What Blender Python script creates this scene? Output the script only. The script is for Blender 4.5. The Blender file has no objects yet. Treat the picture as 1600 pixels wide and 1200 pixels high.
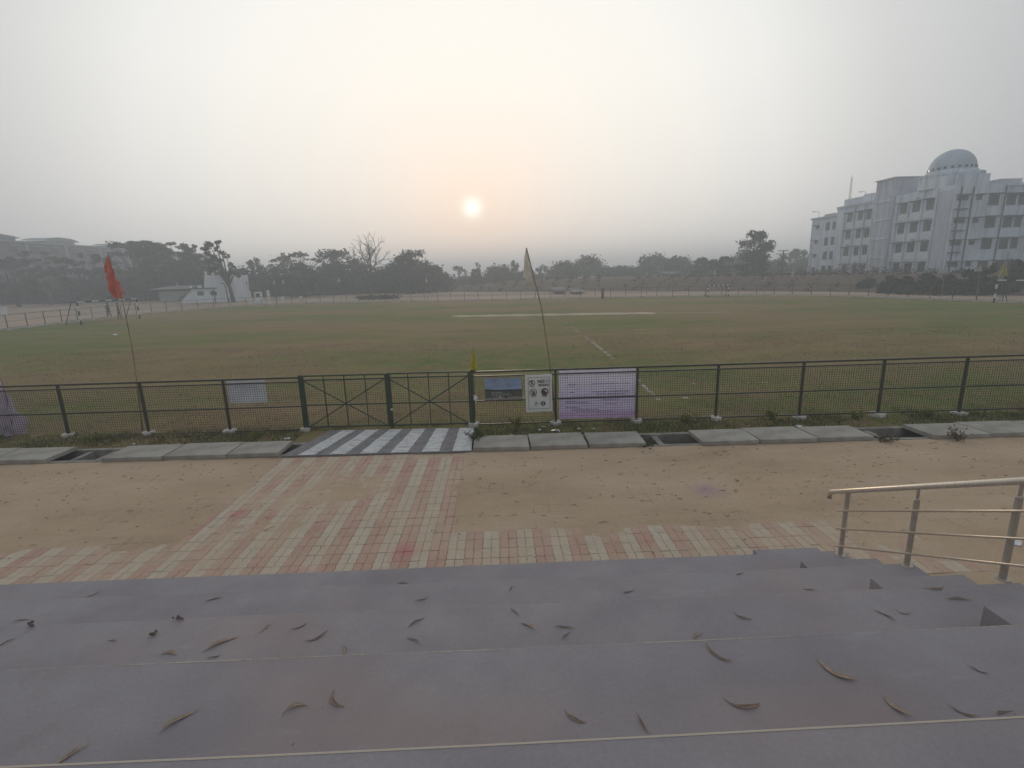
import bpy, math, random
import numpy as np
from mathutils import Vector, Matrix

sc = bpy.context.scene
COL = sc.collection
R = math.radians

# ------------------------------------------------------------------ camera
F_PX, PITCH, ROLL, YAW, EYE = 775.0, R(12.587), R(-1.598), R(1.292), 3.6
FW = Vector((math.sin(YAW)*math.cos(PITCH), math.cos(YAW)*math.cos(PITCH), -math.sin(PITCH)))
_r = Vector((math.cos(YAW), -math.sin(YAW), 0)); _u = _r.cross(FW)
RT = math.cos(ROLL)*_r + math.sin(ROLL)*_u
UP = -math.sin(ROLL)*_r + math.cos(ROLL)*_u
cd = bpy.data.cameras.new('camera'); cam = bpy.data.objects.new('camera', cd); COL.objects.link(cam)
cd.sensor_fit = 'HORIZONTAL'; cd.sensor_width = 36.0; cd.lens = 36.0*F_PX/1600.0
cd.clip_start = 0.05; cd.clip_end = 4000
cam.matrix_world = Matrix(((RT.x, UP.x, -FW.x, 0), (RT.y, UP.y, -FW.y, 0), (RT.z, UP.z, -FW.z, EYE), (0, 0, 0, 1)))
sc.camera = cam

def ray(x, y): return FW + RT*((x-800)/F_PX) - UP*((y-600)/F_PX)
def gz(x, y, z=0.0):
    d = ray(x, y); return Vector((0, 0, EYE)) + d*((z-EYE)/d.z)
def gy(x, y, Y):
    d = ray(x, y); return Vector((0, 0, EYE)) + d*(Y/d.y)

# ------------------------------------------------------------------ light
SUN = Vector((-0.0435, 0.9915, 0.1226)).normalized()
w = bpy.data.worlds.new('World'); sc.world = w; w.use_nodes = True
nt = w.node_tree; nt.nodes.clear(); N = nt.nodes.new; L = nt.links.new
def lin(c): return tuple(((v/255)/12.92 if v/255 <= .04045 else ((v/255+.055)/1.055)**2.4) for v in c)
def ramp(node, stops):
    e = node.color_ramp.elements
    while len(e) > 1: e.remove(e[-1])
    e[0].position = stops[0][0]; e[0].color = (*stops[0][1], 1)
    for p, c in stops[1:]:
        q = e.new(p); q.color = (*c, 1)
tc = N('ShaderNodeTexCoord')
sep = N('ShaderNodeSeparateXYZ'); L(tc.outputs['Generated'], sep.inputs[0])
dot = N('ShaderNodeVectorMath'); dot.operation = 'DOT_PRODUCT'; L(tc.outputs['Generated'], dot.inputs[0]); dot.inputs[1].default_value = SUN
ac = N('ShaderNodeMath'); ac.operation = 'ARCCOSINE'; ac.use_clamp = False; L(dot.outputs['Value'], ac.inputs[0])
an = N('ShaderNodeMath'); an.operation = 'DIVIDE'; L(ac.outputs[0], an.inputs[0]); an.inputs[1].default_value = math.pi
rA = N('ShaderNodeValToRGB'); L(an.outputs[0], rA.inputs[0])       # hazy morning sky: brightness and hue by angle from the sun
ramp(rA, [(0, (1.0, .82, .71)), (.012, (1.0, .835, .735)), (.035, (.98, .875, .80)), (.08, (.97, .925, .855)), (.13, (.95, .925, .865)), (.17, (.87, .86, .825)),
          (.22, (.655, .655, .645)), (.29, (.46, .475, .49)), (.45, (.385, .405, .43)), (1.0, (.325, .345, .375))])
mr = N('ShaderNodeMapRange'); L(sep.outputs['Z'], mr.inputs[0]); mr.inputs[1].default_value = 0.0; mr.inputs[2].default_value = 1.0
rE = N('ShaderNodeValToRGB'); L(mr.outputs[0], rE.inputs[0])       # smog near the horizon
ramp(rE, [(0, (1.0, .985, 1.0)), (.05, (.95, .935, .95)), (.10, (.92, .91, .92)), (.22, (.97, .965, .965)), (.32, (1, 1, 1)), (.55, (.97, .985, 1)), (1, (.88, .91, .94))])
mul = N('ShaderNodeMix'); mul.data_type = 'RGBA'; mul.blend_type = 'MULTIPLY'; mul.inputs[0].default_value = 1
L(rA.outputs[0], mul.inputs[6]); L(rE.outputs[0], mul.inputs[7])
disc = N('ShaderNodeMapRange'); disc.interpolation_type = 'LINEAR'; L(ac.outputs[0], disc.inputs[0])
disc.inputs[1].default_value = R(2.2); disc.inputs[2].default_value = R(.15); disc.inputs[3].default_value = 0; disc.inputs[4].default_value = 1
dp = N('ShaderNodeMath'); dp.operation = 'POWER'; L(disc.outputs[0], dp.inputs[0]); dp.inputs[1].default_value = 2.4
dc = N('ShaderNodeMix'); dc.data_type = 'RGBA'; dc.blend_type = 'ADD'; L(dp.outputs[0], dc.inputs[0]); dc.clamp_result = False
L(mul.outputs[2], dc.inputs[6]); dc.inputs[7].default_value = (.5, .75, .75, 1)
bg1 = N('ShaderNodeBackground'); L(dc.outputs[2], bg1.inputs[0]); bg1.inputs[1].default_value = 1.09
sky = N('ShaderNodeTexSky'); sky.sky_type = 'NISHITA'; sky.sun_disc = False
sky.sun_elevation = math.asin(SUN.z); sky.sun_rotation = math.atan2(SUN.x, SUN.y)
sky.air_density = 1.0; sky.dust_density = 4.0; sky.ozone_density = 1.0; sky.altitude = 50
bg2 = N('ShaderNodeBackground'); L(sky.outputs[0], bg2.inputs[0]); bg2.inputs[1].default_value = 0.004
ad = N('ShaderNodeAddShader'); L(bg1.outputs[0], ad.inputs[0]); L(bg2.outputs[0], ad.inputs[1])
wo = N('ShaderNodeOutputWorld'); L(ad.outputs[0], wo.inputs[0])

sl = bpy.data.lights.new('sun', 'SUN'); sl.energy = 0.7; sl.angle = R(10); sl.color = (1, .78, .55)
so = bpy.data.objects.new('sun', sl); COL.objects.link(so)
so.rotation_euler = (-SUN).to_track_quat('-Z', 'Y').to_euler(); so.location = SUN*60

sc.view_settings.view_transform = 'Standard'; sc.view_settings.look = 'None'
sc.view_settings.exposure = 0.0; sc.view_settings.gamma = 1.0; sc.view_settings.use_curve_mapping = False
sc.render.engine = 'CYCLES'
cy = sc.cycles
cy.use_denoising = True
try: cy.denoiser = 'OPENIMAGEDENOISE'
except Exception: pass
cy.max_bounces = 5; cy.diffuse_bounces = 3; cy.glossy_bounces = 2; cy.transmission_bounces = 2
cy.transparent_max_bounces = 6; cy.volume_bounces = 2
cy.use_adaptive_sampling = True; cy.adaptive_threshold = 0.02

HAZE_DENSITY = 0.0041

# ------------------------------------------------------------------ helpers
def tag(o, label=None, cat=None, group=None, kind=None):
    if label: o['label'] = label
    if cat: o['category'] = cat
    if group: o['group'] = group
    if kind: o['kind'] = kind
    return o
def empty(name, loc=(0, 0, 0), rz=0.0):
    o = bpy.data.objects.new(name, None); COL.objects.link(o); o.location = loc; o.rotation_euler.z = rz
    o.empty_display_size = .1
    return o
def link(name, me, parent=None, loc=None):
    o = bpy.data.objects.new(name, me); COL.objects.link(o)
    if parent is not None: o.parent = parent
    if loc is not None: o.location = loc
    return o

class MB:
    """collects faces for one mesh"""
    def __init__(s): s.v = []; s.f = []; s.m = []; s.cur = 0
    def add(s, vs, fs):
        n = len(s.v); s.v += [tuple(p) for p in vs]; s.f += [tuple(i+n for i in f) for f in fs]; s.m += [s.cur]*len(fs); return s
    def box(s, a, b, skip=()):
        x0, y0, z0 = a; x1, y1, z1 = b
        vs = [(x0, y0, z0), (x1, y0, z0), (x1, y1, z0), (x0, y1, z0), (x0, y0, z1), (x1, y0, z1), (x1, y1, z1), (x0, y1, z1)]
        fs = {'b': (0, 3, 2, 1), 't': (4, 5, 6, 7), 'f': (0, 1, 5, 4), 'r': (1, 2, 6, 5), 'k': (2, 3, 7, 6), 'l': (3, 0, 4, 7)}
        return s.add(vs, [f for k, f in fs.items() if k not in skip])
    def bar(s, p, q, wx, wy=None):
        """rectangular bar from p to q"""
        p = Vector(p); q = Vector(q); d = (q-p).normalized(); wy = wx if wy is None else wy
        ref = Vector((0, 0, 1)) if abs(d.z) < .9 else Vector((0, 1, 0))
        a = d.cross(ref).normalized(); b = a.cross(d)
        vs = [c + a*(sx*wx/2) + b*(sy*wy/2) for c in (p, q) for sx, sy in ((-1, -1), (1, -1), (1, 1), (-1, 1))]
        return s.add(vs, [(0, 3, 2, 1), (4, 5, 6, 7), (0, 1, 5, 4), (1, 2, 6, 5), (2, 3, 7, 6), (3, 0, 4, 7)])
    def tube(s, pts, rad, n=6, caps=True):
        pts = [Vector(p) for p in pts]; k = len(pts)
        rad = [rad]*k if isinstance(rad, (int, float)) else rad
        vs = []; fs = []
        for i, p in enumerate(pts):
            d = (pts[min(i+1, k-1)] - pts[max(i-1, 0)]).normalized()
            ref = Vector((0, 0, 1)) if abs(d.z) < .95 else Vector((1, 0, 0))
            a = d.cross(ref).normalized(); b = a.cross(d)
            for j in range(n):
                t = 2*math.pi*j/n; vs.append(p + a*(math.cos(t)*rad[i]) + b*(math.sin(t)*rad[i]))
        for i in range(k-1):
            for j in range(n):
                j2 = (j+1) % n; fs.append((i*n+j, i*n+j2, (i+1)*n+j2, (i+1)*n+j))
        if caps: fs += [tuple(range(n-1, -1, -1)), tuple((k-1)*n+j for j in range(n))]
        return s.add(vs, fs)
    def prism(s, poly, z0, z1):
        n = len(poly)
        vs = [(x, y, z0) for x, y in poly] + [(x, y, z1) for x, y in poly]
        return s.add(vs, [tuple(range(n-1, -1, -1)), tuple(range(n, 2*n))] + [(i, (i+1) % n, n+(i+1) % n, n+i) for i in range(n)])
    def lathe(s, c, prof, n=24):
        vs = []; fs = []
        for r, z in prof:
            for j in range(n):
                t = 2*math.pi*j/n; vs.append((c[0]+r*math.cos(t), c[1]+r*math.sin(t), c[2]+z))
        for i in range(len(prof)-1):
            for j in range(n):
                j2 = (j+1) % n; fs.append((i*n+j, i*n+j2, (i+1)*n+j2, (i+1)*n+j))
        return s.add(vs, fs)
    def mesh(s, name, mats, smooth=False):
        me = bpy.data.meshes.new(name); me.from_pydata(s.v, [], s.f)
        for m in (mats if isinstance(mats, (list, tuple)) else [mats]): me.materials.append(m)
        if max(s.m, default=0) > 0: me.polygons.foreach_set('material_index', s.m)
        if smooth: me.polygons.foreach_set('use_smooth', [True]*len(me.polygons))
        me.update(); return me
    def build(s, name, mats, parent=None, smooth=False, loc=None):
        return link(name, s.mesh(name, mats, smooth), parent, loc)

def np_mesh(name, V, Fq, mat):
    """fast mesh from numpy arrays, faces all of one size"""
    me = bpy.data.meshes.new(name); k = Fq.shape[1]
    me.vertices.add(len(V)); me.vertices.foreach_set('co', V.astype(np.float32).ravel())
    me.loops.add(Fq.size); me.loops.foreach_set('vertex_index', Fq.astype(np.int32).ravel())
    me.polygons.add(len(Fq)); me.polygons.foreach_set('loop_start', np.arange(0, Fq.size, k, dtype=np.int32))
    me.polygons.foreach_set('loop_total', np.full(len(Fq), k, dtype=np.int32))
    me.materials.append(mat); me.update(); me.validate(); return me

# ------------------------------------------------------------------ materials
def newmat(name):
    m = bpy.data.materials.new(name); m.use_nodes = True
    t = m.node_tree; b = t.nodes['Principled BSDF']; return m, t, b
def noise(t, scale, detail=4, rough=.55, vec=None, stretch=None):
    n = t.nodes.new('ShaderNodeTexNoise'); n.inputs['Scale'].default_value = scale; n.inputs['Detail'].default_value = detail
    n.inputs['Roughness'].default_value = rough
    if vec is None:
        g = t.nodes.new('ShaderNodeTexCoord'); vec = g.outputs['Object']
    if stretch:
        mp = t.nodes.new('ShaderNodeMapping'); mp.inputs['Scale'].default_value = stretch; t.links.new(vec, mp.inputs[0]); vec = mp.outputs[0]
    t.links.new(vec, n.inputs['Vector']); return n.outputs['Fac']
def cramp(t, fac, stops):
    n = t.nodes.new('ShaderNodeValToRGB'); ramp(n, [(p, c if isinstance(c, tuple) else (c, c, c)) for p, c in stops]); t.links.new(fac, n.inputs[0]); return n.outputs[0]
def mixc(t, fac, a, b, mode='MIX'):
    n = t.nodes.new('ShaderNodeMix'); n.data_type = 'RGBA'; n.blend_type = mode
    for val, i in ((fac, 0), (a, 6), (b, 7)):
        if isinstance(val, (int, float)): n.inputs[i].default_value = val
        elif isinstance(val, tuple): n.inputs[i].default_value = (*val, 1)
        else: t.links.new(val, n.inputs[i])
    return n.outputs[2]
def bump(t, b, h, strength=.3, dist=.02):
    n = t.nodes.new('ShaderNodeBump'); n.inputs['Strength'].default_value = strength; n.inputs['Distance'].default_value = dist
    t.links.new(h, n.inputs['Height']); t.links.new(n.outputs[0], b.inputs['Normal'])
def world_pos(t):
    g = t.nodes.new('ShaderNodeNewGeometry'); return g.outputs['Position']
def simple(name, c, c2=None, scale=6, rough=.7, metal=0.0, bmp=0.0, bscale=40, stretch=None, lo=.35, hi=.65):
    m, t, b = newmat(name); b.inputs['Roughness'].default_value = rough; b.inputs['Metallic'].default_value = metal
    if c2 is None: c2 = tuple(v*.75 for v in c)
    n = noise(t, scale, stretch=stretch)
    t.links.new(cramp(t, n, [(lo, c2), (hi, c)]), b.inputs['Base Color'])
    if bmp: bump(t, b, noise(t, bscale, 3), bmp, .01)
    return m

M = {}
def mk_concrete_tier():
    m, t, b = newmat('painted_concrete'); p = world_pos(t)
    base = cramp(t, noise(t, .9, 6, .6, p), [(.3, (.236, .214, .228)), (.5, (.278, .255, .268)), (.72, (.325, .302, .312))])
    fine = cramp(t, noise(t, 55, 4, .7, p), [(.3, .82), (.7, 1.12)])
    base = mixc(t, .55, base, fine, 'MULTIPLY')
    pink = cramp(t, noise(t, .55, 3, .5, p, (1, 1.6, 1)), [(.56, 0.0), (.72, .5)])
    base = mixc(t, pink, base, (.33, .245, .23))
    scuff = cramp(t, noise(t, 2.3, 5, .7, p, (.5, 3, 1)), [(.62, 0.0), (.76, .45)])
    base = mixc(t, scuff, base, (.40, .38, .385))
    dirt = cramp(t, noise(t, 1.7, 6, .7, p), [(.60, 0.0), (.78, .45)])
    base = mixc(t, dirt, base, (.18, .155, .14))
    t.links.new(base, b.inputs['Base Color'])
    t.links.new(cramp(t, noise(t, 3, 4, .6, p), [(.3, .62), (.7, .85)]), b.inputs['Roughness'])
    bump(t, b, noise(t, 28, 6, .7, p), .25, .006); return m
M['tier'] = mk_concrete_tier()
def mk_nosing(name, lo, hi, amt):
    m, t, b = newmat(name); p = world_pos(t)
    f = cramp(t, noise(t, 1.3, 6, .75, p), [(lo, 0.0), (hi, amt)])
    b.inputs['Base Color'].default_value = (.55, .475, .38, 1); b.inputs['Roughness'].default_value = .8
    tr = t.nodes.new('ShaderNodeBsdfTransparent'); mx = t.nodes.new('ShaderNodeMixShader'); t.links.new(f, mx.inputs[0])
    t.links.new(tr.outputs[0], mx.inputs[1]); t.links.new(b.outputs[0], mx.inputs[2]); t.links.new(mx.outputs[0], t.nodes['Material Output'].inputs[0]); return m
M['nosing_gone'] = mk_nosing('nearly_gone_edge_paint', .54, .66, .5)
M['nosing'] = mk_nosing('worn_edge_paint', .44, .56, .85)
M['nosing_fresh'] = mk_nosing('edge_paint', .22, .32, .9)

def stain(t, p, base, c, rad, col, amt):
    d = t.nodes.new('ShaderNodeVectorMath'); d.operation = 'DISTANCE'; t.links.new(p, d.inputs[0]); d.inputs[1].default_value = c
    n = noise(t, 5, 5, .75, p); a = t.nodes.new('ShaderNodeMath'); a.operation = 'MULTIPLY_ADD'; t.links.new(n, a.inputs[0]); a.inputs[1].default_value = rad*1.6; t.links.new(d.outputs['Value'], a.inputs[2])
    f = t.nodes.new('ShaderNodeMapRange'); t.links.new(a.outputs[0], f.inputs[0]); f.inputs[1].default_value = rad*1.9; f.inputs[2].default_value = rad*.8; f.inputs[4].default_value = amt
    return mixc(t, f.outputs[0], base, col)
def mk_sand():
    m, t, b = newmat('sand'); p = world_pos(t)
    base = cramp(t, noise(t, .55, 6, .6, p, (.6, 1.3, 1)), [(.28, (.42, .308, .205)), (.5, (.53, .395, .27)), (.72, (.60, .47, .335))])
    g = cramp(t, noise(t, 34, 5, .75, p, (1, 1.4, 1)), [(.25, .62), (.5, 1.0), (.8, 1.2)])
    base = mixc(t, .6, base, g, 'MULTIPLY')
    # half-buried paver joints showing through
    br = t.nodes.new('ShaderNodeTexBrick'); br.offset = 0; br.inputs['Scale'].default_value = 1; br.inputs['Mortar Size'].default_value = .011
    br.inputs['Brick Width'].default_value = .234; br.inputs['Row Height'].default_value = .234; br.inputs['Mortar Smooth'].default_value = .6
    wv = t.nodes.new('ShaderNodeTexNoise'); wv.inputs['Scale'].default_value = 9; t.links.new(p, wv.inputs['Vector'])
    ws = t.nodes.new('ShaderNodeVectorMath'); ws.operation = 'SCALE'; ws.inputs['Scale'].default_value = .05; t.links.new(wv.outputs['Color'], ws.inputs[0])
    wa = t.nodes.new('ShaderNodeVectorMath'); wa.operation = 'ADD'; t.links.new(p, wa.inputs[0]); t.links.new(ws.outputs[0], wa.inputs[1])
    t.links.new(wa.outputs[0], br.inputs['Vector'])
    msk = cramp(t, noise(t, 1.3, 5, .75, p, (.8, 1.5, 1)), [(.53, 0.0), (.68, .75)])
    mm = t.nodes.new('ShaderNodeMath'); mm.operation = 'MULTIPLY'; t.links.new(br.outputs['Fac'], mm.inputs[0]); t.links.new(msk, mm.inputs[1])
    base = mixc(t, mm.outputs[0], base, (.20, .145, .10))
    dk = cramp(t, noise(t, 4.2, 6, .8, p, (.7, 1.6, 1)), [(.60, 0.0), (.80, .6)])
    base = mixc(t, dk, base, (.26, .185, .12))
    base = stain(t, p, base, gz(1105, 767), .34, (.36, .24, .33), .6)
    t.links.new(base, b.inputs['Base Color']); b.inputs['Roughness'].default_value = .95; b.inputs['Specular IOR Level'].default_value = .15
    bump(t, b, noise(t, 9, 9, .8, p), .8, .03); return m
M['sand'] = mk_sand()
def mk_paver(name, c1, c2):
    m, t, b = newmat(name); p = world_pos(t)
    oi = t.nodes.new('ShaderNodeObjectInfo')
    base = cramp(t, noise(t, 7, 5, .7, p), [(.3, c2), (.7, c1)])
    cell = t.nodes.new('ShaderNodeTexVoronoi'); cell.inputs['Scale'].default_value = 4.6; t.links.new(p, cell.inputs['Vector'])
    s = t.nodes.new('ShaderNodeSeparateColor'); t.links.new(cell.outputs['Color'], s.inputs[0])
    base = mixc(t, .5, base, cramp(t, s.outputs[0], [(0, .72), (1, 1.22)]), 'MULTIPLY')
    base = mixc(t, .5, base, cramp(t, noise(t, 60, 3, .7, p), [(.3, .8), (.7, 1.15)]), 'MULTIPLY')
    dust = cramp(t, noise(t, .8, 6, .65, p), [(.34, .42), (.60, .88)])
    base = mixc(t, dust, base, (.53, .405, .29))
    base = stain(t, p, base, gz(368, 803), .16, (.52, .12, .16), .7); base = stain(t, p, base, gz(632, 862), .26, (.50, .13, .16), .6); base = stain(t, p, base, gz(470, 893), .16, (.50, .14, .17), .5)
    t.links.new(base, b.inputs['Base Color']); b.inputs['Roughness'].default_value = .9
    bump(t, b, noise(t, 45, 4, .7, p), .3, .006); return m
M['pav_red'] = mk_paver('red_paver', (.46, .20, .17), (.36, .16, .14))
M['pav_grey'] = mk_paver('cream_paver', (.60, .56, .46), (.48, .45, .37))

def mk_field():
    m, t, b = newmat('dry_grass'); p = world_pos(t)
    big = noise(t, .055, 4, .55, p, (.7, 1.5, 1))
    base = cramp(t, big, [(.36, (.305, .215, .118)), (.45, (.265, .215, .098)), (.56, (.172, .205, .060)), (.67, (.118, .190, .040))])
    mid = cramp(t, noise(t, .5, 6, .65, p, (.5, 1.2, 1)), [(.3, (.75, .72, .72)), (.5, (1, 1, 1)), (.75, (1.25, 1.18, 1.08))])
    base = mixc(t, .8, base, mid, 'MULTIPLY')
    near = cramp(t, noise(t, .9, 7, .75, p), [(.44, 0.0), (.62, .75)])
    base = mixc(t, near, base, (.28, .185, .12))
    fine = cramp(t, noise(t, 24, 6, .8, p, (1, .7, 1)), [(.2, .5), (.5, 1.0), (.85, 1.5)])
    base = mixc(t, .75, base, fine, 'MULTIPLY')
    t.links.new(base, b.inputs['Base Color']); b.inputs['Roughness'].default_value = 1; b.inputs['Specular IOR Level'].default_value = .05
    bump(t, b, noise(t, 14, 8, .8, p), .8, .05); return m
M['field'] = mk_field()
def mk_dirt(name, a, c, d):
    m, t, b = newmat(name); p = world_pos(t)
    base = cramp(t, noise(t, .06, 6, .6, p, (.6, 1, 1)), [(.3, a), (.5, c), (.7, d)])
    base = mixc(t, .6, base, cramp(t, noise(t, 1.4, 7, .75, p), [(.25, .65), (.75, 1.25)]), 'MULTIPLY')
    t.links.new(base, b.inputs['Base Color']); b.inputs['Roughness'].default_value = 1; b.inputs['Specular IOR Level'].default_value = .1
    bump(t, b, noise(t, 3, 8, .75, p), .5, .1); return m
M['dirt'] = mk_dirt('dirt', (.30, .215, .155), (.42, .315, .235), (.52, .41, .315))
M['bank'] = mk_dirt('bank_earth', (.10, .072, .055), (.165, .115, .09), (.14, .12, .075))
M['slab'] = simple('slab_concrete', (.40, .375, .325), (.28, .26, .225), 2.5, .9, bmp=.3, bscale=25)
M['drain'] = simple('drain_concrete', (.33, .31, .27), (.18, .165, .14), 3, .95, bmp=.3, bscale=15)
M['drain_bed'] = simple('drain_floor', (.05, .045, .038), (.025, .022, .02), 2, .8)  # floor colour much darker than the drain walls
M['deck'] = simple('deck_concrete', (.24, .23, .235), (.16, .155, .155), 4, .9, bmp=.3, bscale=30)
def mk_zebra():
    m, t, b = newmat('worn_white_paint'); p = world_pos(t)
    f = cramp(t, noise(t, 5, 6, .75, p, (1, 2.2, 1)), [(.46, 0.0), (.64, .8)])
    t.links.new(mixc(t, f, (.62, .63, .63), (.27, .26, .255)), b.inputs['Base Color']); b.inputs['Roughness'].default_value = .8; return m
M['zebra'] = mk_zebra()
M['green_steel'] = simple('green_painted_steel', (.036, .066, .030), (.026, .046, .022), 9, .55, lo=.3, hi=.7)
M['steel_old'] = simple('old_fence_paint', (.045, .045, .028), (.030, .028, .020), 7, .42)
M['wire'] = simple('mesh_wire', (.040, .042, .028), (.03, .03, .02), 20, .6)
M['footing'] = simple('whitewashed_concrete', (.66, .64, .60), (.45, .42, .37), 9, .9, bmp=.5, bscale=30)
M['rail'] = simple('brushed_steel', (.72, .64, .53), (.60, .53, .44), 14, .36, .6, stretch=(1, 8, 1))
M['post_steel'] = simple('dull_steel', (.50, .44, .37), (.40, .35, .29), 14, .42, .4)
M['white'] = simple('white_paint', (.74, .75, .76), (.62, .62, .62), 5, .7)
M['black'] = simple('black_paint', (.018, .018, .02), (.03, .03, .03), 6, .5)
M['bamboo'] = simple('bamboo', (.36, .28, .17), (.22, .165, .10), 12, .6, stretch=(1, 1, .3))
M['net'] = simple('net_cord', (.42, .42, .40), (.34, .34, .33), 4, .9)

# ------------------------------------------------------------------ the ground
def Yfence(x): return 11.58 - .0335*x
def Yd0(x): return 9.76 - .0235*x          # near lip of the drain
def Yd1(x): return 10.62 - .0235*x         # far lip of the drain
XD = 70.0
g = MB(); B = 900.0; GZ = -.05
g.add([(-B, -B, GZ), (B, -B, GZ), (B, Yd0(XD), GZ), (XD, Yd0(XD), GZ), (-XD, Yd0(-XD), GZ), (-B, Yd0(-XD), GZ)], [(0, 1, 2, 3, 4, 5)])
g.add([(-B, Yd0(-XD), GZ), (-XD, Yd0(-XD), GZ), (-XD, Yd1(-XD), GZ), (-B, Yd1(-XD), GZ)], [(0, 1, 2, 3)])
g.add([(B, Yd0(XD), GZ), (B, Yd1(XD), GZ), (XD, Yd1(XD), GZ), (XD, Yd0(XD), GZ)], [(0, 1, 2, 3)])
g.add([(-B, Yd1(-XD), GZ), (-XD, Yd1(-XD), GZ), (XD, Yd1(XD), GZ), (B, Yd1(XD), GZ), (B, B, GZ), (-B, B, GZ)], [(0, 1, 2, 3, 4, 5)])
tag(g.build('ground', M['dirt']), 'pale sandy ground around the playing field', kind='structure')

# drain: two lips, walls and a dark floor
d = MB()
def xs(a, b, n): return [a+(b-a)*i/n for i in range(n+1)]
for f0, f1, z0, z1 in ((Yd0, lambda x: Yd0(x)+.12, -.6, .012), (lambda x: Yd1(x)-.12, Yd1, -.6, .014)):
    A = [(-XD, f0(-XD)), (XD, f0(XD)), (XD, f1(XD)), (-XD, f1(-XD))]
    d.prism(A, z0, z1)
drain = d.build('drain_channel', M['drain']); tag(drain, 'open concrete storm drain running along the fence', kind='structure')
dfm = MB(); dfm.add([(-XD, Yd0(-XD), -.42), (XD, Yd0(XD), -.42), (XD, Yd1(XD), -.42), (-XD, Yd1(-XD), -.42)], [(0, 1, 2, 3)])
dfm.build('drain_floor', M['drain_bed'], drain)
rng = random.Random(4)
# cross beams bridging the drain where it lies open
for x in (-9.15, -8.6, 3.35, 8.05):
    y0, y1 = Yd0(x)+.12, Yd1(x)-.12
    MB().box((x-.06, y0, -.2), (x+.06, y1, -.02)).build('cross_beam', M['drain'], drain)

# playing field, bounded by the near drain and the oval far fence
FAR = [(-41.2, 24), (-41.8, 34), (-42.3, 44.3), (-42.7, 49.5), (-42.9, 55.2), (-42.4, 60.5), (-40.6, 65.8), (-37.4, 70.0), (-32.6, 73.4), (-26.5, 74.8), (-16.7, 73.4),
       (-7.1, 71.0), (1.9, 68.8), (10.4, 67.3), (18.7, 65.9), (26.7, 64.3), (33.4, 61.6), (38.2, 56.9), (41.0, 50.8), (42.5, 45.0), (43.3, 40.6), (43.8, 32), (43.8, 22)]
def smooth_line(pts, step):
    P = [Vector((*p, 0)) for p in pts]; out = []
    for i in range(len(P)-1):
        p0, p1, p2, p3 = P[max(i-1, 0)], P[i], P[i+1], P[min(i+2, len(P)-1)]
        for k in range(10):
            t = k/10
            out.append(.5*((2*p1)+(-p0+p2)*t+(2*p0-5*p1+4*p2-p3)*t*t+(-p0+3*p1-3*p2+p3)*t**3))
    out.append(P[-1])
    res = [out[0]]; acc = 0
    for a, b in zip(out, out[1:]):
        l = (b-a).length; s = 0
        while acc + l - s >= step:
            s += step-acc; acc = 0; res.append(a.lerp(b, s/l))
        acc += l-s
    return res
FL = smooth_line(FAR, 2.0)
poly = [(p.x, p.y) for p in FL]
border = list(reversed(poly))
f = MB(); n0 = 0
yb = [(-41.2, Yd1(-41.2)+.01), (43.8, Yd1(43.8)+.01)]
f.add([(yb[0][0], yb[0][1], 0), (yb[1][0], yb[1][1], 0)] + [(x, y, 0) for x, y in border], [tuple(range(2+len(border)))])
field = f.build('playing_field', M['field']); tag(field, 'wide dry brown and green playing field inside the oval fence', kind='structure')
# cricket strip of bare pale clay
M['clay'] = simple('bare_clay', (.50, .44, .31), (.38, .32, .21), .9, 1, lo=.3, hi=.7)
M['chalk'] = simple('chalk', (.55, .53, .47), (.30, .27, .2), 6, 1, lo=.42, hi=.56)
q = MB(); top = []; bot = []
for i in range(25):
    x = -4.2 + 17.4*i/24; yc = 44.6 - .16*(x+4.2); hw = .95 + .25*math.sin(i*1.7) + rng.uniform(-.12, .12)
    if i in (0, 24): hw *= .4
    top.append((x, yc+hw, .006)); bot.append((x, yc-hw, .006))
q.add(bot+top, [(i, i+1, 26+i, 25+i) for i in range(24)])
q.build('bare_strip', M['clay'], field)
q = MB()
for i in range(12):
    x = 13.2+i*.5; q.add([(x, 41.6-.1*i, .006), (x+.5, 41.5-.1*i, .006), (x+.5, 41.8-.1*i, .006), (x, 41.95-.1*i, .006)], [(0, 1, 2, 3)])
q.build('faded_strip', M['clay'], field)
def chalk(p0, p1, wd, seed, keep):
    r = random.Random(seed); q = MB(); n = int((Vector(p1)-Vector(p0)).length/.22)
    for i in range(n):
        if r.random() > keep(i/n): continue
        a = Vector(p0).lerp(Vector(p1), i/n); e = Vector(p0).lerp(Vector(p1), (i+r.uniform(.5, 1.0))/n)
        dd = (e-a).normalized(); s = Vector((-dd.y, dd.x))*wd*.5
        j = lambda: Vector((r.uniform(-.03, .03), r.uniform(-.05, .05)))
        v = [a-s+j(), a+s+j(), (a+e)/2+s*1.3+j(), e+s+j(), e-s+j(), (a+e)/2-s*1.2+j()]
        q.add([(p.x, p.y, .007) for p in v], [tuple(range(6))])
    if q.f: q.build('chalk_line', M['chalk'], field)
chalk((4.80, 25.6), (4.71, 20.0), .13, 1, lambda t: .8)
chalk((4.85, 40), (4.80, 26), .10, 2, lambda t: .35*t)
chalk((4.66, 18.5), (4.41, 12.9), .11, 3, lambda t: .62)
chalk((4.9, 13.6), (6.2, 13.45), .08, 4, lambda t: .12)
chalk((-8.6, 14.9), (-6.2, 14.85), .06, 5, lambda t: .6)
chalk((-.7, 14.25), (1.2, 14.2), .06, 6, lambda t: .55)
chalk((9.0, 30.2), (8.0, 30.1), .16, 7, lambda t: .7)
chalk((5.9, 15.3), (8.5, 15.1), .05, 8, lambda t: .25)

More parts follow.
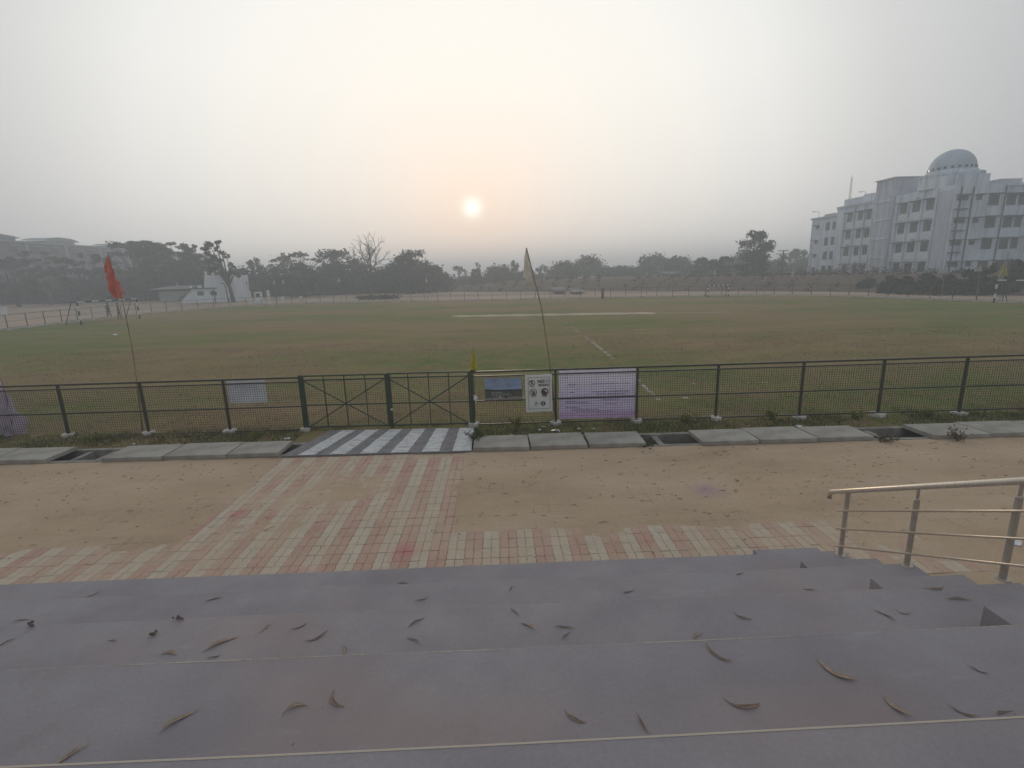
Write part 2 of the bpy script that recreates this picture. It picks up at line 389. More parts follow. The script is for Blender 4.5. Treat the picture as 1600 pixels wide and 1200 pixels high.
# reddish earth bank beyond the far fence on the right
BK = smooth_line([(-40, 150), (-15, 118), (0, 102), (14, 93), (28, 84), (40, 73), (48, 62), (53, 50), (56, 36), (58, 10)], 3.0)
bk = MB(); rows = [(0, -.05), (1.5, .35), (4, 1.15), (6.5, 1.75), (9, 1.95), (40, 2.0), (160, 2.0)]
nr = len(rows); vs = []
rb = random.Random(8)
for i, p in enumerate(BK):
    a = BK[max(i-1, 0)]; c = BK[min(i+1, len(BK)-1)]; tdir = (c-a).normalized(); nrm = Vector((tdir.y, -tdir.x, 0))
    nrm = -nrm if nrm.y < 0 else nrm
    if nrm.x < 0 and p.x > 40: nrm = -nrm
    fade = min(1, max(0, (p.x+32)/30))
    for j, (off, z) in enumerate(rows):
        jj = rb.uniform(-.3, .3) if 0 < j < 5 else 0
        vs.append((p.x+nrm.x*(off+jj), p.y+nrm.y*(off+jj), -.06+(z+.06)*fade + (rb.uniform(-.15, .15) if 0 < j < 5 else 0)))
bk.add(vs, [(i*nr+j, (i+1)*nr+j, (i+1)*nr+j+1, i*nr+j+1) for i in range(len(BK)-1) for j in range(nr-1)])
tag(bk.build('earth_bank', M['bank'], smooth=True), 'low reddish earth bank beyond the far fence', kind='structure')

# ------------------------------------------------------------------ seating tiers
RISE, TREAD, EDGE, XR, XL = .414, .909, 5.0, 3.82, -26.0
stand = empty('seating_stand', (0, 0, 0)); tag(stand, 'grey concrete stepped seating with worn pale edge lines in front', 'stand')
def edge(k): return EDGE - TREAD*(k-1)
for k in range(1, 10):
    z = RISE*k; y1 = edge(k); y0 = edge(k+1); zb = -.06; m = MB(); c = .005
    r = random.Random(k); n = 60; x = xs(XL, XR, n)
    for i in range(n):                            # top with a slightly rounded, uneven nosing, and riser
        e0 = .004*math.sin(x[i]*1.3+k); e1 = .004*math.sin(x[i+1]*1.3+k)
        A = [(x[i], y0, z), (x[i+1], y0, z), (x[i+1], y1-c+e1, z), (x[i], y1-c+e0, z), (x[i], y1-c*.3+e0, z-c*.3), (x[i+1], y1-c*.3+e1, z-c*.3),
             (x[i], y1+e0, z-c), (x[i+1], y1+e1, z-c), (x[i], y1+e0, zb), (x[i+1], y1+e1, zb)]
        m.add(A, [(0, 1, 2, 3), (3, 2, 5, 4), (4, 5, 7, 6), (6, 7, 9, 8)])
    e = .004*math.sin(XR*1.3+k); e2 = .004*math.sin(XL*1.3+k)
    m.add([(XR, y0, zb), (XR, y1+e, zb), (XR, y1+e, z-c), (XR, y1-c+e, z), (XR, y0, z)], [(0, 1, 2, 3, 4)])
    m.add([(XL, y0, zb), (XL, y1+e2, zb), (XL, y1+e2, z-c), (XL, y1-c+e2, z), (XL, y0, z)], [(4, 3, 2, 1, 0)])
    if k == 9: m.add([(XL, y0, zb), (XR, y0, zb), (XR, y0, z), (XL, y0, z)], [(0, 1, 2, 3)])
    m.build('tier', M['tier'], stand)
    if k >= 3:                                    # painted line along the nosing
        wl = {3: .005, 4: .006}.get(k, .0075); mm = MB()
        for i in range(n):
            e0 = .004*math.sin(x[i]*1.3+k); e1 = .004*math.sin(x[i+1]*1.3+k)
            mm.add([(x[i], y1-c-wl+e0, z+.0012), (x[i+1], y1-c-wl+e1, z+.0012), (x[i+1], y1-c+e1, z+.0012), (x[i], y1-c+e0, z+.0012)], [(0, 1, 2, 3)])
        mm.build('edge_line', M['nosing_fresh'] if k >= 5 else M['nosing'] if k == 4 else M['nosing_gone'], stand)
    if k < 9:                                     # half step of the aisle at the back of this tier
        ya = edge(k+1); s = MB(); zt = z+RISE/2; yf = ya+.42; x0, x1 = 3.03, XR-.006
        s.add([(x0, ya, z), (x1, ya, z), (x1, yf, z), (x0, yf, z), (x0, ya, zt), (x1, ya, zt), (x1, yf-c, zt), (x0, yf-c, zt), (x1, yf, zt-c), (x0, yf, zt-c)],
              [(4, 5, 6, 7), (7, 6, 8, 9), (9, 8, 2, 3), (0, 4, 7, 9, 3), (1, 2, 8, 6, 5)])
        s.build('aisle_step', M['tier'], stand)
s = MB(); c = .012; ya = edge(1); yf = ya+.42; zt = RISE/2; z = -.03
s.add([(3.03, ya, z), (XR-.006, ya, z), (XR-.006, yf, z), (3.03, yf, z), (3.03, ya, zt), (XR-.006, ya, zt), (XR-.006, yf-c, zt), (3.03, yf-c, zt), (XR-.006, yf, zt-c), (3.03, yf, zt-c)],
      [(4, 5, 6, 7), (7, 6, 8, 9), (9, 8, 2, 3), (0, 4, 7, 9, 3), (1, 2, 8, 6, 5)])
s.build('aisle_step', M['tier'], stand)

def on_stand(px, py):
    """point on the tier that this pixel shows"""
    for k in range(5, 0, -1):
        p = gz(px, py, RISE*k)
        if edge(k+1) <= p.y <= edge(k)-.01: return p, k
    return gz(px, py, 0), 0

# handrail beside the aisle
hr = empty('stair_handrail', (3.74, 4.92, .414)); tag(hr, 'brushed steel stair handrail with three thin lower rails at the aisle', 'handrail')
def hl(p): return (p[0]-3.74, p[1]-4.92, p[2]-.414)
XH = 3.74
SL = -.5065
def ztop(y): return 1.186 + SL*(y-4.917)
for i, (y, zb) in enumerate(((4.91, .414), (4.06, .828), (3.235, 1.242), (2.33, 1.656), (1.42, 2.07))):
    zt = ztop(y); m = MB()
    if i == 0: m.tube([hl((XH, y, zb)), hl((XH, y, zt-.02))], .024, 12)
    else:
        m.tube([hl((XH, y, zb)), hl((XH, y, zt-.125))], .024, 12)
        m.tube([hl((XH, y, zt-.125)), hl((XH, y, zt-.115))], [.026, .020], 12)
        m.tube([hl((XH, y, zt-.125)), hl((XH, y, zt-.02))], .0125, 10)
    p = m.build('post', M['post_steel'], hr, smooth=False)
    MB().lathe(hl((XH, y, zb)), [(.001, .012), (.05, .012), (.055, .0)], 16).build('base_flange', M['post_steel'], p)
yE = 5.19
MB().tube([hl((XH, yE, ztop(yE)-.075)), hl((XH, yE, ztop(yE)-.02)), hl((XH, yE-.03, ztop(yE-.03)+.0)), hl((XH, 1.2, ztop(1.2)))], .027, 14).build('top_rail', M['rail'], hr, smooth=True)
for dz in (-.235, -.452, -.665):
    MB().tube([hl((XH-.032, 4.985, ztop(4.985)+dz)), hl((XH-.032, 1.2, ztop(1.2)+dz))], .0105, 8).build('lower_rail', M['rail'], hr, smooth=True)

# ------------------------------------------------------------------ paving and sand
PW, PL = .1169, .234
def paver_mesh(name, mat, seed, broken=0):
    r = random.Random(seed); a = .0085; gpx = .0020
    tt = [0, .125, .25, .375, .5, .625, .75, .875, 1]; off = [0, a, 0, -a, 0, a, 0, -a, 0]
    left = [(-PW/2+gpx+o, -PL/2+gpx+t*(PL-2*gpx)) for t, o in zip(tt, off)]
    right = [(PW/2-gpx+o, -PL/2+gpx+t*(PL-2*gpx)) for t, o in zip(tt, off)]
    pl = left + right[::-1]; pl = pl[::-1]
    m = MB(); n = len(pl); cx = .004
    ins = [(x*(1-2*cx/PW), y*(1-2*cx/PL)) for x, y in pl]
    vs = [(x, y, -.05) for x, y in pl]+[(x, y, -.004) for x, y in pl]+[(x, y, r.uniform(-.0004, .0004)) for x, y in ins]
    m.add(vs, [tuple(range(2*n, 3*n))]+[(i, (i+1) % n, n+(i+1) % n, n+i) for i in range(n)]+[(n+i, n+(i+1) % n, 2*n+(i+1) % n, 2*n+i) for i in range(n)])
    return m, mat
paving = MB().box((-9.2, 5.02, -.047), (6.1, Yd0(0)-.17, -.046), skip=('f', 'r', 'k', 'l', 'b')).build('pavement', M['sand'])
tag(paving, 'pavement of red and cream zigzag pavers under drifted sand', kind='structure')
PX0 = -.672   # centre of a cream stripe
CL, CR = -4.66, -.79
pv = []
ncol = 128
for i in range(-72, 58):
    x = PX0 + PW*(i+.5)
    stripe = (i % 4 in (3, 0))      # two cream columns, two red
    incross = CL < x < CR
    for j in range(21):
        y = 5.10 + PL*(j+.5)
        if incross:
            if y > Yd0(x)-.14: continue
        else:
            lim = 6.56 - .05*math.sin(x*2.1)
            if y > lim or x < -8.6 or x > 5.9: continue
        pv.append((x, y, stripe))
def in_view(x, y):
    dv = Vector((x, y, -EYE)); zz = dv.dot(FW); u, v = dv.dot(RT)/zz*F_PX, -dv.dot(UP)/zz*F_PX
    return abs(u) < 810 and -600 < v < 305-.04*u
rp = random.Random(11)
order = sorted(range(len(pv)), key=lambda a: (0 if in_view(pv[a][0], pv[a][1]) and pv[a][1] > 5.62 else 1e3) + (Vector((pv[a][0], pv[a][1], -EYE))).length)
single = set(order[:300])
meshes = {True: [paver_mesh('paver', M['pav_grey'], 1)[0].mesh('paver', M['pav_grey'])], False: [paver_mesh('paver', M['pav_red'], 2)[0].mesh('paver', M['pav_red'])]}
rest = MB()
tmpl = paver_mesh('paver', None, 3)[0]
for idx, (x, y, st) in enumerate(pv):
    ang = rp.uniform(-.012, .012); zz = rp.uniform(-.003, .003); dx, dy = rp.uniform(-.002, .002), rp.uniform(-.003, .003)
    if idx in single:
        o = link('paver', meshes[st][0], paving); o.location = (x+dx, y+dy, zz); o.rotation_euler = (rp.uniform(-.008, .008), rp.uniform(-.012, .012), ang)
    else:
        rest.cur = 0 if st else 1; ca, sa = math.cos(ang), math.sin(ang)
        rest.add([(x+dx+px*ca-py*sa, y+dy+px*sa+py*ca, pz+zz) for px, py, pz in tmpl.v], tmpl.f)
tag(rest.build('farther_pavers', [M['pav_grey'], M['pav_red']], paving), kind='stuff')

# drifted sand: covers the path, thins out over the crossing and along the stand
def vn(seed):
    r = np.random.RandomState(seed); T = r.rand(64, 64)
    def fn(x, y):
        xi = np.floor(x).astype(int); yi = np.floor(y).astype(int); fx = x-xi; fy = y-yi
        fx = fx*fx*(3-2*fx); fy = fy*fy*(3-2*fy); g = lambda a, b: T[a % 64, b % 64]
        return (g(xi, yi)*(1-fx)+g(xi+1, yi)*fx)*(1-fy)+(g(xi, yi+1)*(1-fx)+g(xi+1, yi+1)*fx)*fy
    return fn
n1, n2, n3, n4 = vn(1), vn(2), vn(3), vn(5)
gx_ = np.concatenate([np.linspace(-68, -15, 54), np.arange(-14.9, 15, .07), np.linspace(15.1, 68, 54)])
vv = np.linspace(0, 1, 76)
X, V = np.meshgrid(gx_, vv)
Y0 = np.where(X > 3.9, 2.0, np.where(X < -30, 2.0, 5.04)); Y1 = 9.76-.0235*X-.012
Yg = 5.02+(Y1-5.02)*V
fb = .55*n1(X*.9, Yg*.9)+.3*n2(X*2.3, Yg*2.3)+.15*n3(X*6, Yg*6)
Z = .010+.018*(fb-.5)+.010*(n4(X*9, Yg*9)-.5)
ss = lambda a, b, t: np.clip((t-a)/(b-a), 0, 1)**2*(3-2*np.clip((t-a)/(b-a), 0, 1))
wob = .35*(n2(X*1.5+7, Yg*1.5)-.5)+.14*(n3(X*5, Yg*5)-.5)
cross = ss(CL-.25, CL+.15, X+wob)*(1-ss(CR-.10, CR+.16, X+wob*.6))
apr = (1-ss(6.33, 6.68, Yg+wob*1.2))*ss(-9.2, -6.5, X+wob)*(1-ss(4.6, 6.0, X+wob*2+.9*(Yg-5.5)))
heap = np.exp(-(((X+2.75)/.95)**2+((Yg-8.15)/.75)**2))*.85 + .22*np.exp(-(((X+4.3)/.5)**2+((Yg-7.6)/1.0)**2)) + .15*np.exp(-(((X+3.2)/1.2)**2+((Yg-6.9)/.35)**2))
bare = np.clip(np.maximum(cross, apr)-heap*cross, 0, 1)
Z = Z - .0195*bare
Vt = np.stack([X.ravel(), Yg.ravel(), Z.ravel()], 1); nx = len(gx_); ny = len(vv)
I = (np.arange(ny-1)[:, None]*nx+np.arange(nx-1)[None]).ravel()
sand = link('sand_path', np_mesh('sand_path', Vt, np.stack([I, I+1, I+nx+1, I+nx], 1), M['sand']))
sand.data.polygons.foreach_set('use_smooth', [True]*len(sand.data.polygons))
tag(sand, 'path of drifted tan sand between the stand and the drain', kind='structure')
# sand beside the stand, to the right of the handrail
m = MB()
for i in range(40):
    for j in range(8):
        x0, x1 = 3.84+i*1.5, 3.84+(i+1)*1.5; y0, y1 = -3+j*1.0025, -3+(j+1)*1.0025
        m.add([(x0, y0, .004), (x1, y0, .004), (x1, y1, .004), (x0, y1, .004)], [(0, 1, 2, 3)])
side = m.build('sandy_ground', M['sand']); tag(side, 'sandy ground beside the seating stand', kind='structure')

# twigs and dry scraps lying in the sand: uncountable
tw = MB(); r = random.Random(21)
for i in range(900):
    x = r.uniform(-13, 13); y = r.uniform(5.7, 9.6)
    if CL < x < CR and r.random() < .75: continue
    if x < 3.5 and y < 6.5 and r.random() < .7: continue
    if r.random() < .5 and y < 6.6+.5*math.sin(x*2): continue
    l = r.uniform(.02, .09)*(1.0 if r.random() < .85 else 1.8); a = r.gauss(0, .5); z = .018
    p0 = Vector((x, y, z)); p1 = p0+Vector((math.cos(a)*l, math.sin(a)*l, .006)); pm = (p0+p1)/2+Vector((r.uniform(-.01, .01), r.uniform(-.01, .01), .008))
    tw.tube([p0, pm, p1], [.002, r.uniform(.002, .006), .0015], 4, False)
tag(tw.build('sand_debris', simple('debris', (.17, .115, .075), (.06, .042, .03), 3, .9)), 'fine dry twigs and leaf scraps strewn on the sand', kind='stuff')

# ------------------------------------------------------------------ drain slabs and painted deck
def slab(x0, x1, y0o, y1o, label, seed, skew=0.0, tilt=0.0):
    r = random.Random(seed); xc = (x0+x1)/2; yc = (Yd0(xc)+y0o+Yd1(xc)+y1o)/2
    hx = (x1-x0)/2-.006; hy = (Yd1(xc)+y1o-Yd0(xc)-y0o)/2; t = .085
    j = lambda s=.008: r.uniform(-s, s)
    base = []
    for cx_, cy_ in ((-hx, -hy), (hx, -hy), (hx, hy), (-hx, hy)): base.append((cx_+j()+skew*cy_, cy_+j()-.0235*cx_))
    # subdivided outline with small chips
    pl = []
    for a, b in zip(base, base[1:]+base[:1]):
        for k in range(7):
            f_ = k/7; pl.append((a[0]+(b[0]-a[0])*f_+j(.004), a[1]+(b[1]-a[1])*f_+j(.004)))
    m = MB(); n = len(pl); ins = [(x*.992, y*.985) for x, y in pl]
    m.add([(x, y, 0) for x, y in pl]+[(x, y, t-.008) for x, y in pl]+[(x, y, t) for x, y in ins],
          [tuple(range(n-1, -1, -1)), tuple(range(2*n, 3*n))]+[(i, (i+1) % n, n+(i+1) % n, n+i) for i in range(n)]+[(n+i, n+(i+1) % n, 2*n+(i+1) % n, 2*n+i) for i in range(n)])
    o = m.build('drain_slab', M['slab']); o.location = (xc, yc, .016); o.rotation_euler = (tilt, j(.006), j(.008))
    tag(o, label, 'slab', 'concrete slabs covering the drain', 'thing')
slabs = [(-13.1, -11.92, 'pale concrete drain slab cut off by the left picture edge'),
 (-11.9, -10.72, 'pale concrete drain slab second from the left picture edge'),
 (-10.7, -9.50, 'pale drain slab just left of the gap with the brown drain wall'),
 (-8.30, -7.05, 'pale drain slab just right of the gap with the brown drain wall'),
 (-7.03, -5.75, 'middle of the three pale slabs left of the zebra-painted deck'),
 (-5.73, -4.66, 'pale drain slab touching the left side of the zebra-painted deck'),
 (-.63, .55, 'pale drain slab touching the right side of the zebra-painted deck'),
 (.57, 1.75, 'pale drain slab under the foil litter below the no smoking sign'),
 (1.79, 2.97, 'pale drain slab below the purple banner, before the open drain'),
 (4.12, 5.30, 'first pale slab right of the open drain by the purple banner'),
 (5.32, 6.50, 'middle of the three pale slabs right of the purple banner'),
 (6.52, 7.70, 'pale slab just left of the right-hand open drain gap'),
 (8.86, 10.05, 'pale slab just right of the right-hand open drain gap'),
 (10.07, 11.3, 'pale drain slab with a dry weed at its front edge'),
 (11.32, 12.5, 'pale drain slab cut off by the right picture edge')]
for i, (a, b, lab) in enumerate(slabs): slab(a, b, -.03+.02*((i*7) % 3-1), -.09+.03*((i*5) % 3-1), lab, 40+i, skew=(.03 if i == 8 else .0), tilt=R(.4*((i*3) % 3-1)))

dk = empty('crossing_deck', (-2.66, 10.6, 0)); tag(dk, 'dark concrete drain crossing painted with six white zebra stripes before the gate', 'crossing')
m = MB(); P4 = [(-4.62, Yd0(-4.62)-.02), (-.66, Yd0(-.66)-.02), (-.68, 11.34), (-4.12, 11.52)]
m.prism([(x+2.66, y-10.6) for x, y in P4], -.12, .03); m.build('deck', M['deck'], dk)
def onq(u, v):
    a = Vector(P4[0]).lerp(Vector(P4[1]), u); b = Vector(P4[3]).lerp(Vector(P4[2]), u); return a.lerp(b, v)-Vector((-2.66, 10.6))
r = random.Random(5)
for k in range(6):
    u0 = .085+.163*k; u1 = u0+(.090 if k < 5 else .098); m = MB(); n = 14
    A = [onq(u0+r.uniform(-.003, .003), .012+.985*i/n) for i in range(n+1)]; Bq = [onq(u1+r.uniform(-.003, .003), .012+.985*i/n) for i in range(n+1)]
    m.add([(p.x, p.y, .034) for p in A]+[(p.x, p.y, .034) for p in Bq], [(i, n+1+i, n+2+i, i+1) for i in range(n)])
    m.build('white_stripe', M['zebra'], dk)

# ------------------------------------------------------------------ near fence and gate
def ztopf(x): return 1.358+.0052*x
def fence_run(xsn, label, mesh_cells=True):
    fr = empty('boundary_fence', (xsn[0], Yfence(xsn[0]), 0)); tag(fr, label, 'fence')
    ox, oy = xsn[0], Yfence(xsn[0])
    rr = random.Random(int(xsn[0]*10)+900)
    for i, x in enumerate(xsn):
        y = Yfence(x); gatepost = x in (-4.80, -.70)
        wq = .075 if gatepost else .048
        p = MB().box((x-ox-wq/2, y-oy-wq/2, -.05), (x-ox+wq/2, y-oy+wq/2, ztopf(x)+(.03 if gatepost else .0))).build('post', M['green_steel'] if gatepost else M['steel_old'], fr)
        # whitewashed concrete foot, a bit broken
        m = MB(); a, b, h = rr.uniform(.13, .19), rr.uniform(.11, .15), rr.uniform(.05, .09); rz = rr.uniform(-.25, .25)
        pl = [(math.cos(t)*(abs(math.cos(t))**-.55 if abs(math.cos(t)) > .3 else 1.6)*a*.8, math.sin(t)*b*1.15) for t in [2*math.pi*k/10+.2 for k in range(10)]]
        pl = [(px*math.cos(rz)-py*math.sin(rz)+rr.uniform(-.02, .02), px*math.sin(rz)+py*math.cos(rz)+rr.uniform(-.02, .02)) for px, py in pl]
        n = len(pl); vs = [(px, py, -.03) for px, py in pl]+[(px*.96, py*.96, h+rr.uniform(-.012, .012)) for px, py in pl]
        m.add([(vx+x-ox+rr.uniform(-.01, .01), vy+y-oy-.03, vz) for vx, vy, vz in vs], [tuple(range(n, 2*n))]+[(k, (k+1) % n, n+(k+1) % n, n+k) for k in range(n)])
        m.build('footing', M['footing'], p)
    a, b = xsn[0], xsn[-1]
    for dz, th in ((0, .042), (-.112, .03), (-.715, .03), (-1.30, .03)):
        MB().bar((0, -.03, ztopf(a)+dz-th/2), (b-ox, Yfence(b)-oy-.03, ztopf(b)+dz-th/2), th, th).build('rail', M['steel_old'], fr)
    for x0, x1 in zip(xsn, xsn[1:]):
        m = MB(); n = int((x1-x0)/.056); z0 = .075; h = .0025
        for k in range(1, n):
            x = x0+(x1-x0)*k/n+rr.uniform(-.003, .003); y = Yfence(x)-oy+.004
            m.bar((x-ox, y, z0), (x-ox, y, ztopf(x)-.12), h*2)
        nz = int((ztopf(x0)-.12-z0)/.056)
        for k in range(nz+1):
            f_ = k/nz; za = z0+(ztopf(x0)-.12-z0)*f_; zc = z0+(ztopf(x1)-.12-z0)*f_
            m.bar((x0-ox, Yfence(x0)-oy+.009, za), (x1-ox, Yfence(x1)-oy+.009, zc), h*2)
        m.build('wire_mesh', M['wire'], fr)
    return fr
fence_run([-18.55, -16.6, -14.62, -12.63, -10.66, -8.67, -6.66, -4.80], 'dark steel mesh fence running left from the gate')
fence_run([-.70, 1.30, 3.25, 5.16, 7.17, 9.06, 11.0, 12.95, 14.9, 16.9], 'dark steel mesh fence running right from the gate, banners tied on')
def gate_leaf(x0, x1, label, hinge_left):
    y0, y1 = Yfence(x0)-.012, Yfence(x1)-.012
    gt = empty('gate_leaf', (x0, y0, 0)); tag(gt, label, 'gate', 'two leaves of the field gate')
    def P(u, z): return (u*(x1-x0), u*(y1-y0), z)
    zt = ztopf((x0+x1)/2); zb = .05
    for u_ in (0, 1): MB().bar(P(u_, zb), P(u_, zt+.01), .045).build('stile', M['green_steel'], gt)
    for z in (zt, zt-.10, .62, zb+.02): MB().bar(P(.012, z), P(.988, z), .034).build('rail', M['green_steel'], gt)
    for u in (.25, .5, .75): MB().bar(P(u, zb+.03), P(u, zt-.02), .022).build('upright', M['green_steel'], gt)
    MB().bar((P(.02, zt-.12)[0], P(.02, 0)[1]-.026, zt-.12), (P(.98, 0)[0], P(.98, 0)[1]-.026, zb+.03), .026).build('brace', M['green_steel'], gt)
    MB().bar((P(.02, 0)[0], P(.02, 0)[1]-.032, zb+.03), (P(.98, 0)[0], P(.98, 0)[1]-.032, zt-.12), .026).build('brace', M['green_steel'], gt)
    m = MB(); n = int((x1-x0)/.056); h = .0042
    for k in range(1, n): m.bar((P(k/n, 0)[0], P(k/n, 0)[1]+.022, zb+.04), (P(k/n, 0)[0], P(k/n, 0)[1]+.022, zt-.1), h)
    nz = int((zt-.1-zb-.04)/.056)
    for k in range(nz+1):
        z = zb+.04+(zt-.14-zb)*k/nz; m.bar((P(0, 0)[0], P(0, 0)[1]+.026, z), (P(1, 0)[0], P(1, 0)[1]+.026, z), h)
    m.build('wire_mesh', M['wire'], gt)
    return gt, P
gA, PA = gate_leaf(-4.735, -2.75, 'left leaf of the green steel gate with diagonal braces', True)
gB, PB = gate_leaf(-2.70, -.765, 'right leaf of the green steel gate with latch and diagonal braces', False)
MB().box((-.03+.02, -.055, .02), (.07, -.01, 1.37)).build('meeting_post', M['green_steel'], gB)
MB().box((.03, -.075, .46), (.075, -.055, .50)).build('latch', M['white'], gB)

# ------------------------------------------------------------------ signs and banners on the fence
def text_mesh(body, size, align='CENTER'):
    cu = bpy.data.curves.new('lettering', 'FONT'); cu.body = body; cu.size = size; cu.align_x = align; cu.align_y = 'CENTER'; cu.resolution_u = 2
    cu.offset = size*.03
    o = bpy.data.objects.new('lettering_tmp', cu); COL.objects.link(o)
    dg = bpy.context.evaluated_depsgraph_get(); me = bpy.data.meshes.new_from_object(o.evaluated_get(dg)); bpy.data.objects.remove(o); return me
def text(body, size, x, z, y, mat, parent, sx=1.0, align='CENTER'):
    me = text_mesh(body, size, align); me.materials.clear(); me.materials.append(mat)
    o = link('lettering', me, parent); o.location = (x, y, z); o.rotation_euler = (math.pi/2, 0, 0); o.scale = (sx, 1, 1); return o
def flat(poly_, y, name, mat, parent):
    m = MB(); m.add([(x, y, z) for x, z in poly_], [tuple(range(len(poly_)))]); return m.build(name, mat, parent)
def ringp(cx_, cz_, r1, r0, y, name, mat, parent, n=28):
    m = MB(); vs = []
    for k in range(n):
        t = 2*math.pi*k/n; vs += [(cx_+r1*math.cos(t), y, cz_+r1*math.sin(t)), (cx_+r0*math.cos(t), y, cz_+r0*math.sin(t))]
    m.add(vs, [(2*k, 2*((k+1) % n), 2*((k+1) % n)+1, 2*k+1) for k in range(n)]); return m.build(name, mat, parent)
def discp(cx_, cz_, r_, y, name, mat, parent, n=28): return flat([(cx_+r_*math.cos(2*math.pi*k/n), cz_+r_*math.sin(2*math.pi*k/n)) for k in range(n)], y, name, mat, parent)
def line2(p, q, wd, y, name, mat, parent):
    p = Vector(p); q = Vector(q); dd = (q-p).normalized(); s = Vector((-dd.y, dd.x))*wd/2
    return flat([tuple(p-s), tuple(q-s), tuple(q+s), tuple(p+s)], y, name, mat, parent)
def sheet(w_, h_, seed, sag=.012, ny_=14, nx_=18, edge_j=.004):
    """slightly rippled cloth or vinyl sheet in the xz plane, with thickness"""
    r = random.Random(seed); vs = []; fs = []
    ph = [r.uniform(0, 6) for _ in range(4)]
    for i in range(ny_+1):
        for j in range(nx_+1):
            u, v = j/nx_, i/ny_
            y = .006*math.sin(u*9+ph[0])*math.sin(v*5+ph[1])+.004*math.sin(u*17+ph[2])
            x = u*w_+(r.uniform(-edge_j, edge_j) if j in (0, nx_) else 0); z = v*h_-sag*math.sin(u*math.pi)*(1 if i == ny_ else .0)+(r.uniform(-edge_j, edge_j) if i in (0,) else 0)
            vs.append((x, y, z))
    for i in range(ny_):
        for j in range(nx_): a = i*(nx_+1)+j; fs.append((a, a+1, a+nx_+2, a+nx_+1))
    m = MB(); n = len(vs); m.add(vs+[(x, y+.002, z) for x, y, z in vs], fs+[tuple(n+k for k in reversed(f_)) for f_ in fs])
    return m
def backlit(m, f_=.5):
    t = m.node_tree; b = t.nodes['Principled BSDF']; tr = t.nodes.new('ShaderNodeBsdfTranslucent'); mx = t.nodes.new('ShaderNodeMixShader')
    t.links.new(b.inputs['Base Color'].links[0].from_socket, tr.inputs[0]); mx.inputs[0].default_value = f_
    t.links.new(b.outputs[0], mx.inputs[1]); t.links.new(tr.outputs[0], mx.inputs[2]); t.links.new(mx.outputs[0], t.nodes['Material Output'].inputs[0]); return m
ink = simple('dark_ink', (.02, .02, .022), (.03, .03, .03), 5, .7); redink = simple('maroon_ink', (.09, .02, .022), (.07, .018, .02), 5, .7)
navy = simple('navy_ink', (.018, .025, .06), (.02, .025, .05), 5, .7); greyink = simple('grey_ink', (.26, .27, .27), (.2, .2, .2), 5, .7)
M['vinyl'] = simple('white_vinyl', (.80, .81, .77), (.72, .73, .70), 3, .55)
# no smoking board, in front of the mesh
bl = gy(822, 643, Yfence(.6)-.07); W_, H_ = .635, .92
ns = empty('no_smoking_sign', (bl.x+.0, Yfence(.6)-.075, .325)); ns.rotation_euler = (0, R(-.6), 0)
tag(ns, 'white NO SMOKING notice with round prohibition symbols tied to the fence', 'sign')
sheet(W_, H_, 3, .004).build('sheet', M['vinyl'], ns)
for p, q_ in (((.07, .08), (.58, .08)), ((.58, .08), (.58, .85)), ((.58, .85), (.07, .85)), ((.07, .85), (.07, .08))): line2(p, q_, .010, -.012, 'border', greyink, ns)
def ban(cx_, cz_, r_, m_): ringp(cx_, cz_, r_, r_*.84, -.014, 'ring', m_, ns)
ban(.16, .72, .075, ink); line2((.108, .772), (.212, .668), .013, -.0145, 'slash', redink, ns)
line2((.150, .765), (.160, .70), .026, -.0135, 'figure', ink, ns); line2((.165, .71), (.20, .69), .016, -.0136, 'figure', ink, ns); line2((.155, .70), (.135, .67), .016, -.0137, 'figure', ink, ns); line2((.16, .75), (.195, .765), .012, -.0138, 'figure', ink, ns)
line2((.10, .625), (.225, .625), .008, -.013, 'caption', redink, ns)
text('NO', .115, .375, .745, -.013, ink, ns, .92); text('SMOKING', .066, .435, .655, -.013, ink, ns, .86)
ringp(.515, .755, .052, .045, -.013, 'ring', greyink, ns); line2((.49, .755), (.545, .755), .014, -.0132, 'figure', greyink, ns)
ban(.185, .49, .085, redink); line2((.127, .548), (.243, .432), .014, -.0145, 'slash', redink, ns)
line2((.165, .45), (.205, .53), .02, -.0135, 'figure', ink, ns); line2((.18, .45), (.22, .49), .018, -.0136, 'figure', ink, ns); line2((.15, .44), (.21, .435), .012, -.0137, 'figure', ink, ns)
line2((.13, .385), (.24, .385), .009, -.013, 'caption', ink, ns)
ban(.46, .495, .085, redink); discp(.46, .495, .072, -.0132, 'figure', redink, ns); flat([(.42, .53), (.49, .545), (.525, .50), (.505, .47), (.47, .515)], -.0138, 'figure', M['vinyl'], ns)
line2((.39, .40), (.53, .40), .011, -.013, 'caption', ink, ns); line2((.41, .378), (.51, .378), .011, -.013, 'caption', ink, ns)
ringp(.245, .21, .052, .046, -.013, 'emblem', greyink, ns); line2((.225, .195), (.265, .235), .02, -.0134, 'emblem', ink, ns); line2((.325, .21), (.34, .21), .012, -.0134, 'mark', greyink, ns)
discp(.415, .205, .055, -.013, 'emblem', navy, ns); line2((.395, .225), (.435, .225), .012, -.0136, 'emblem', M['vinyl'], ns); line2((.415, .225), (.415, .185), .014, -.0137, 'emblem', M['vinyl'], ns); line2((.393, .182), (.437, .182), .012, -.0136, 'emblem', M['vinyl'], ns)
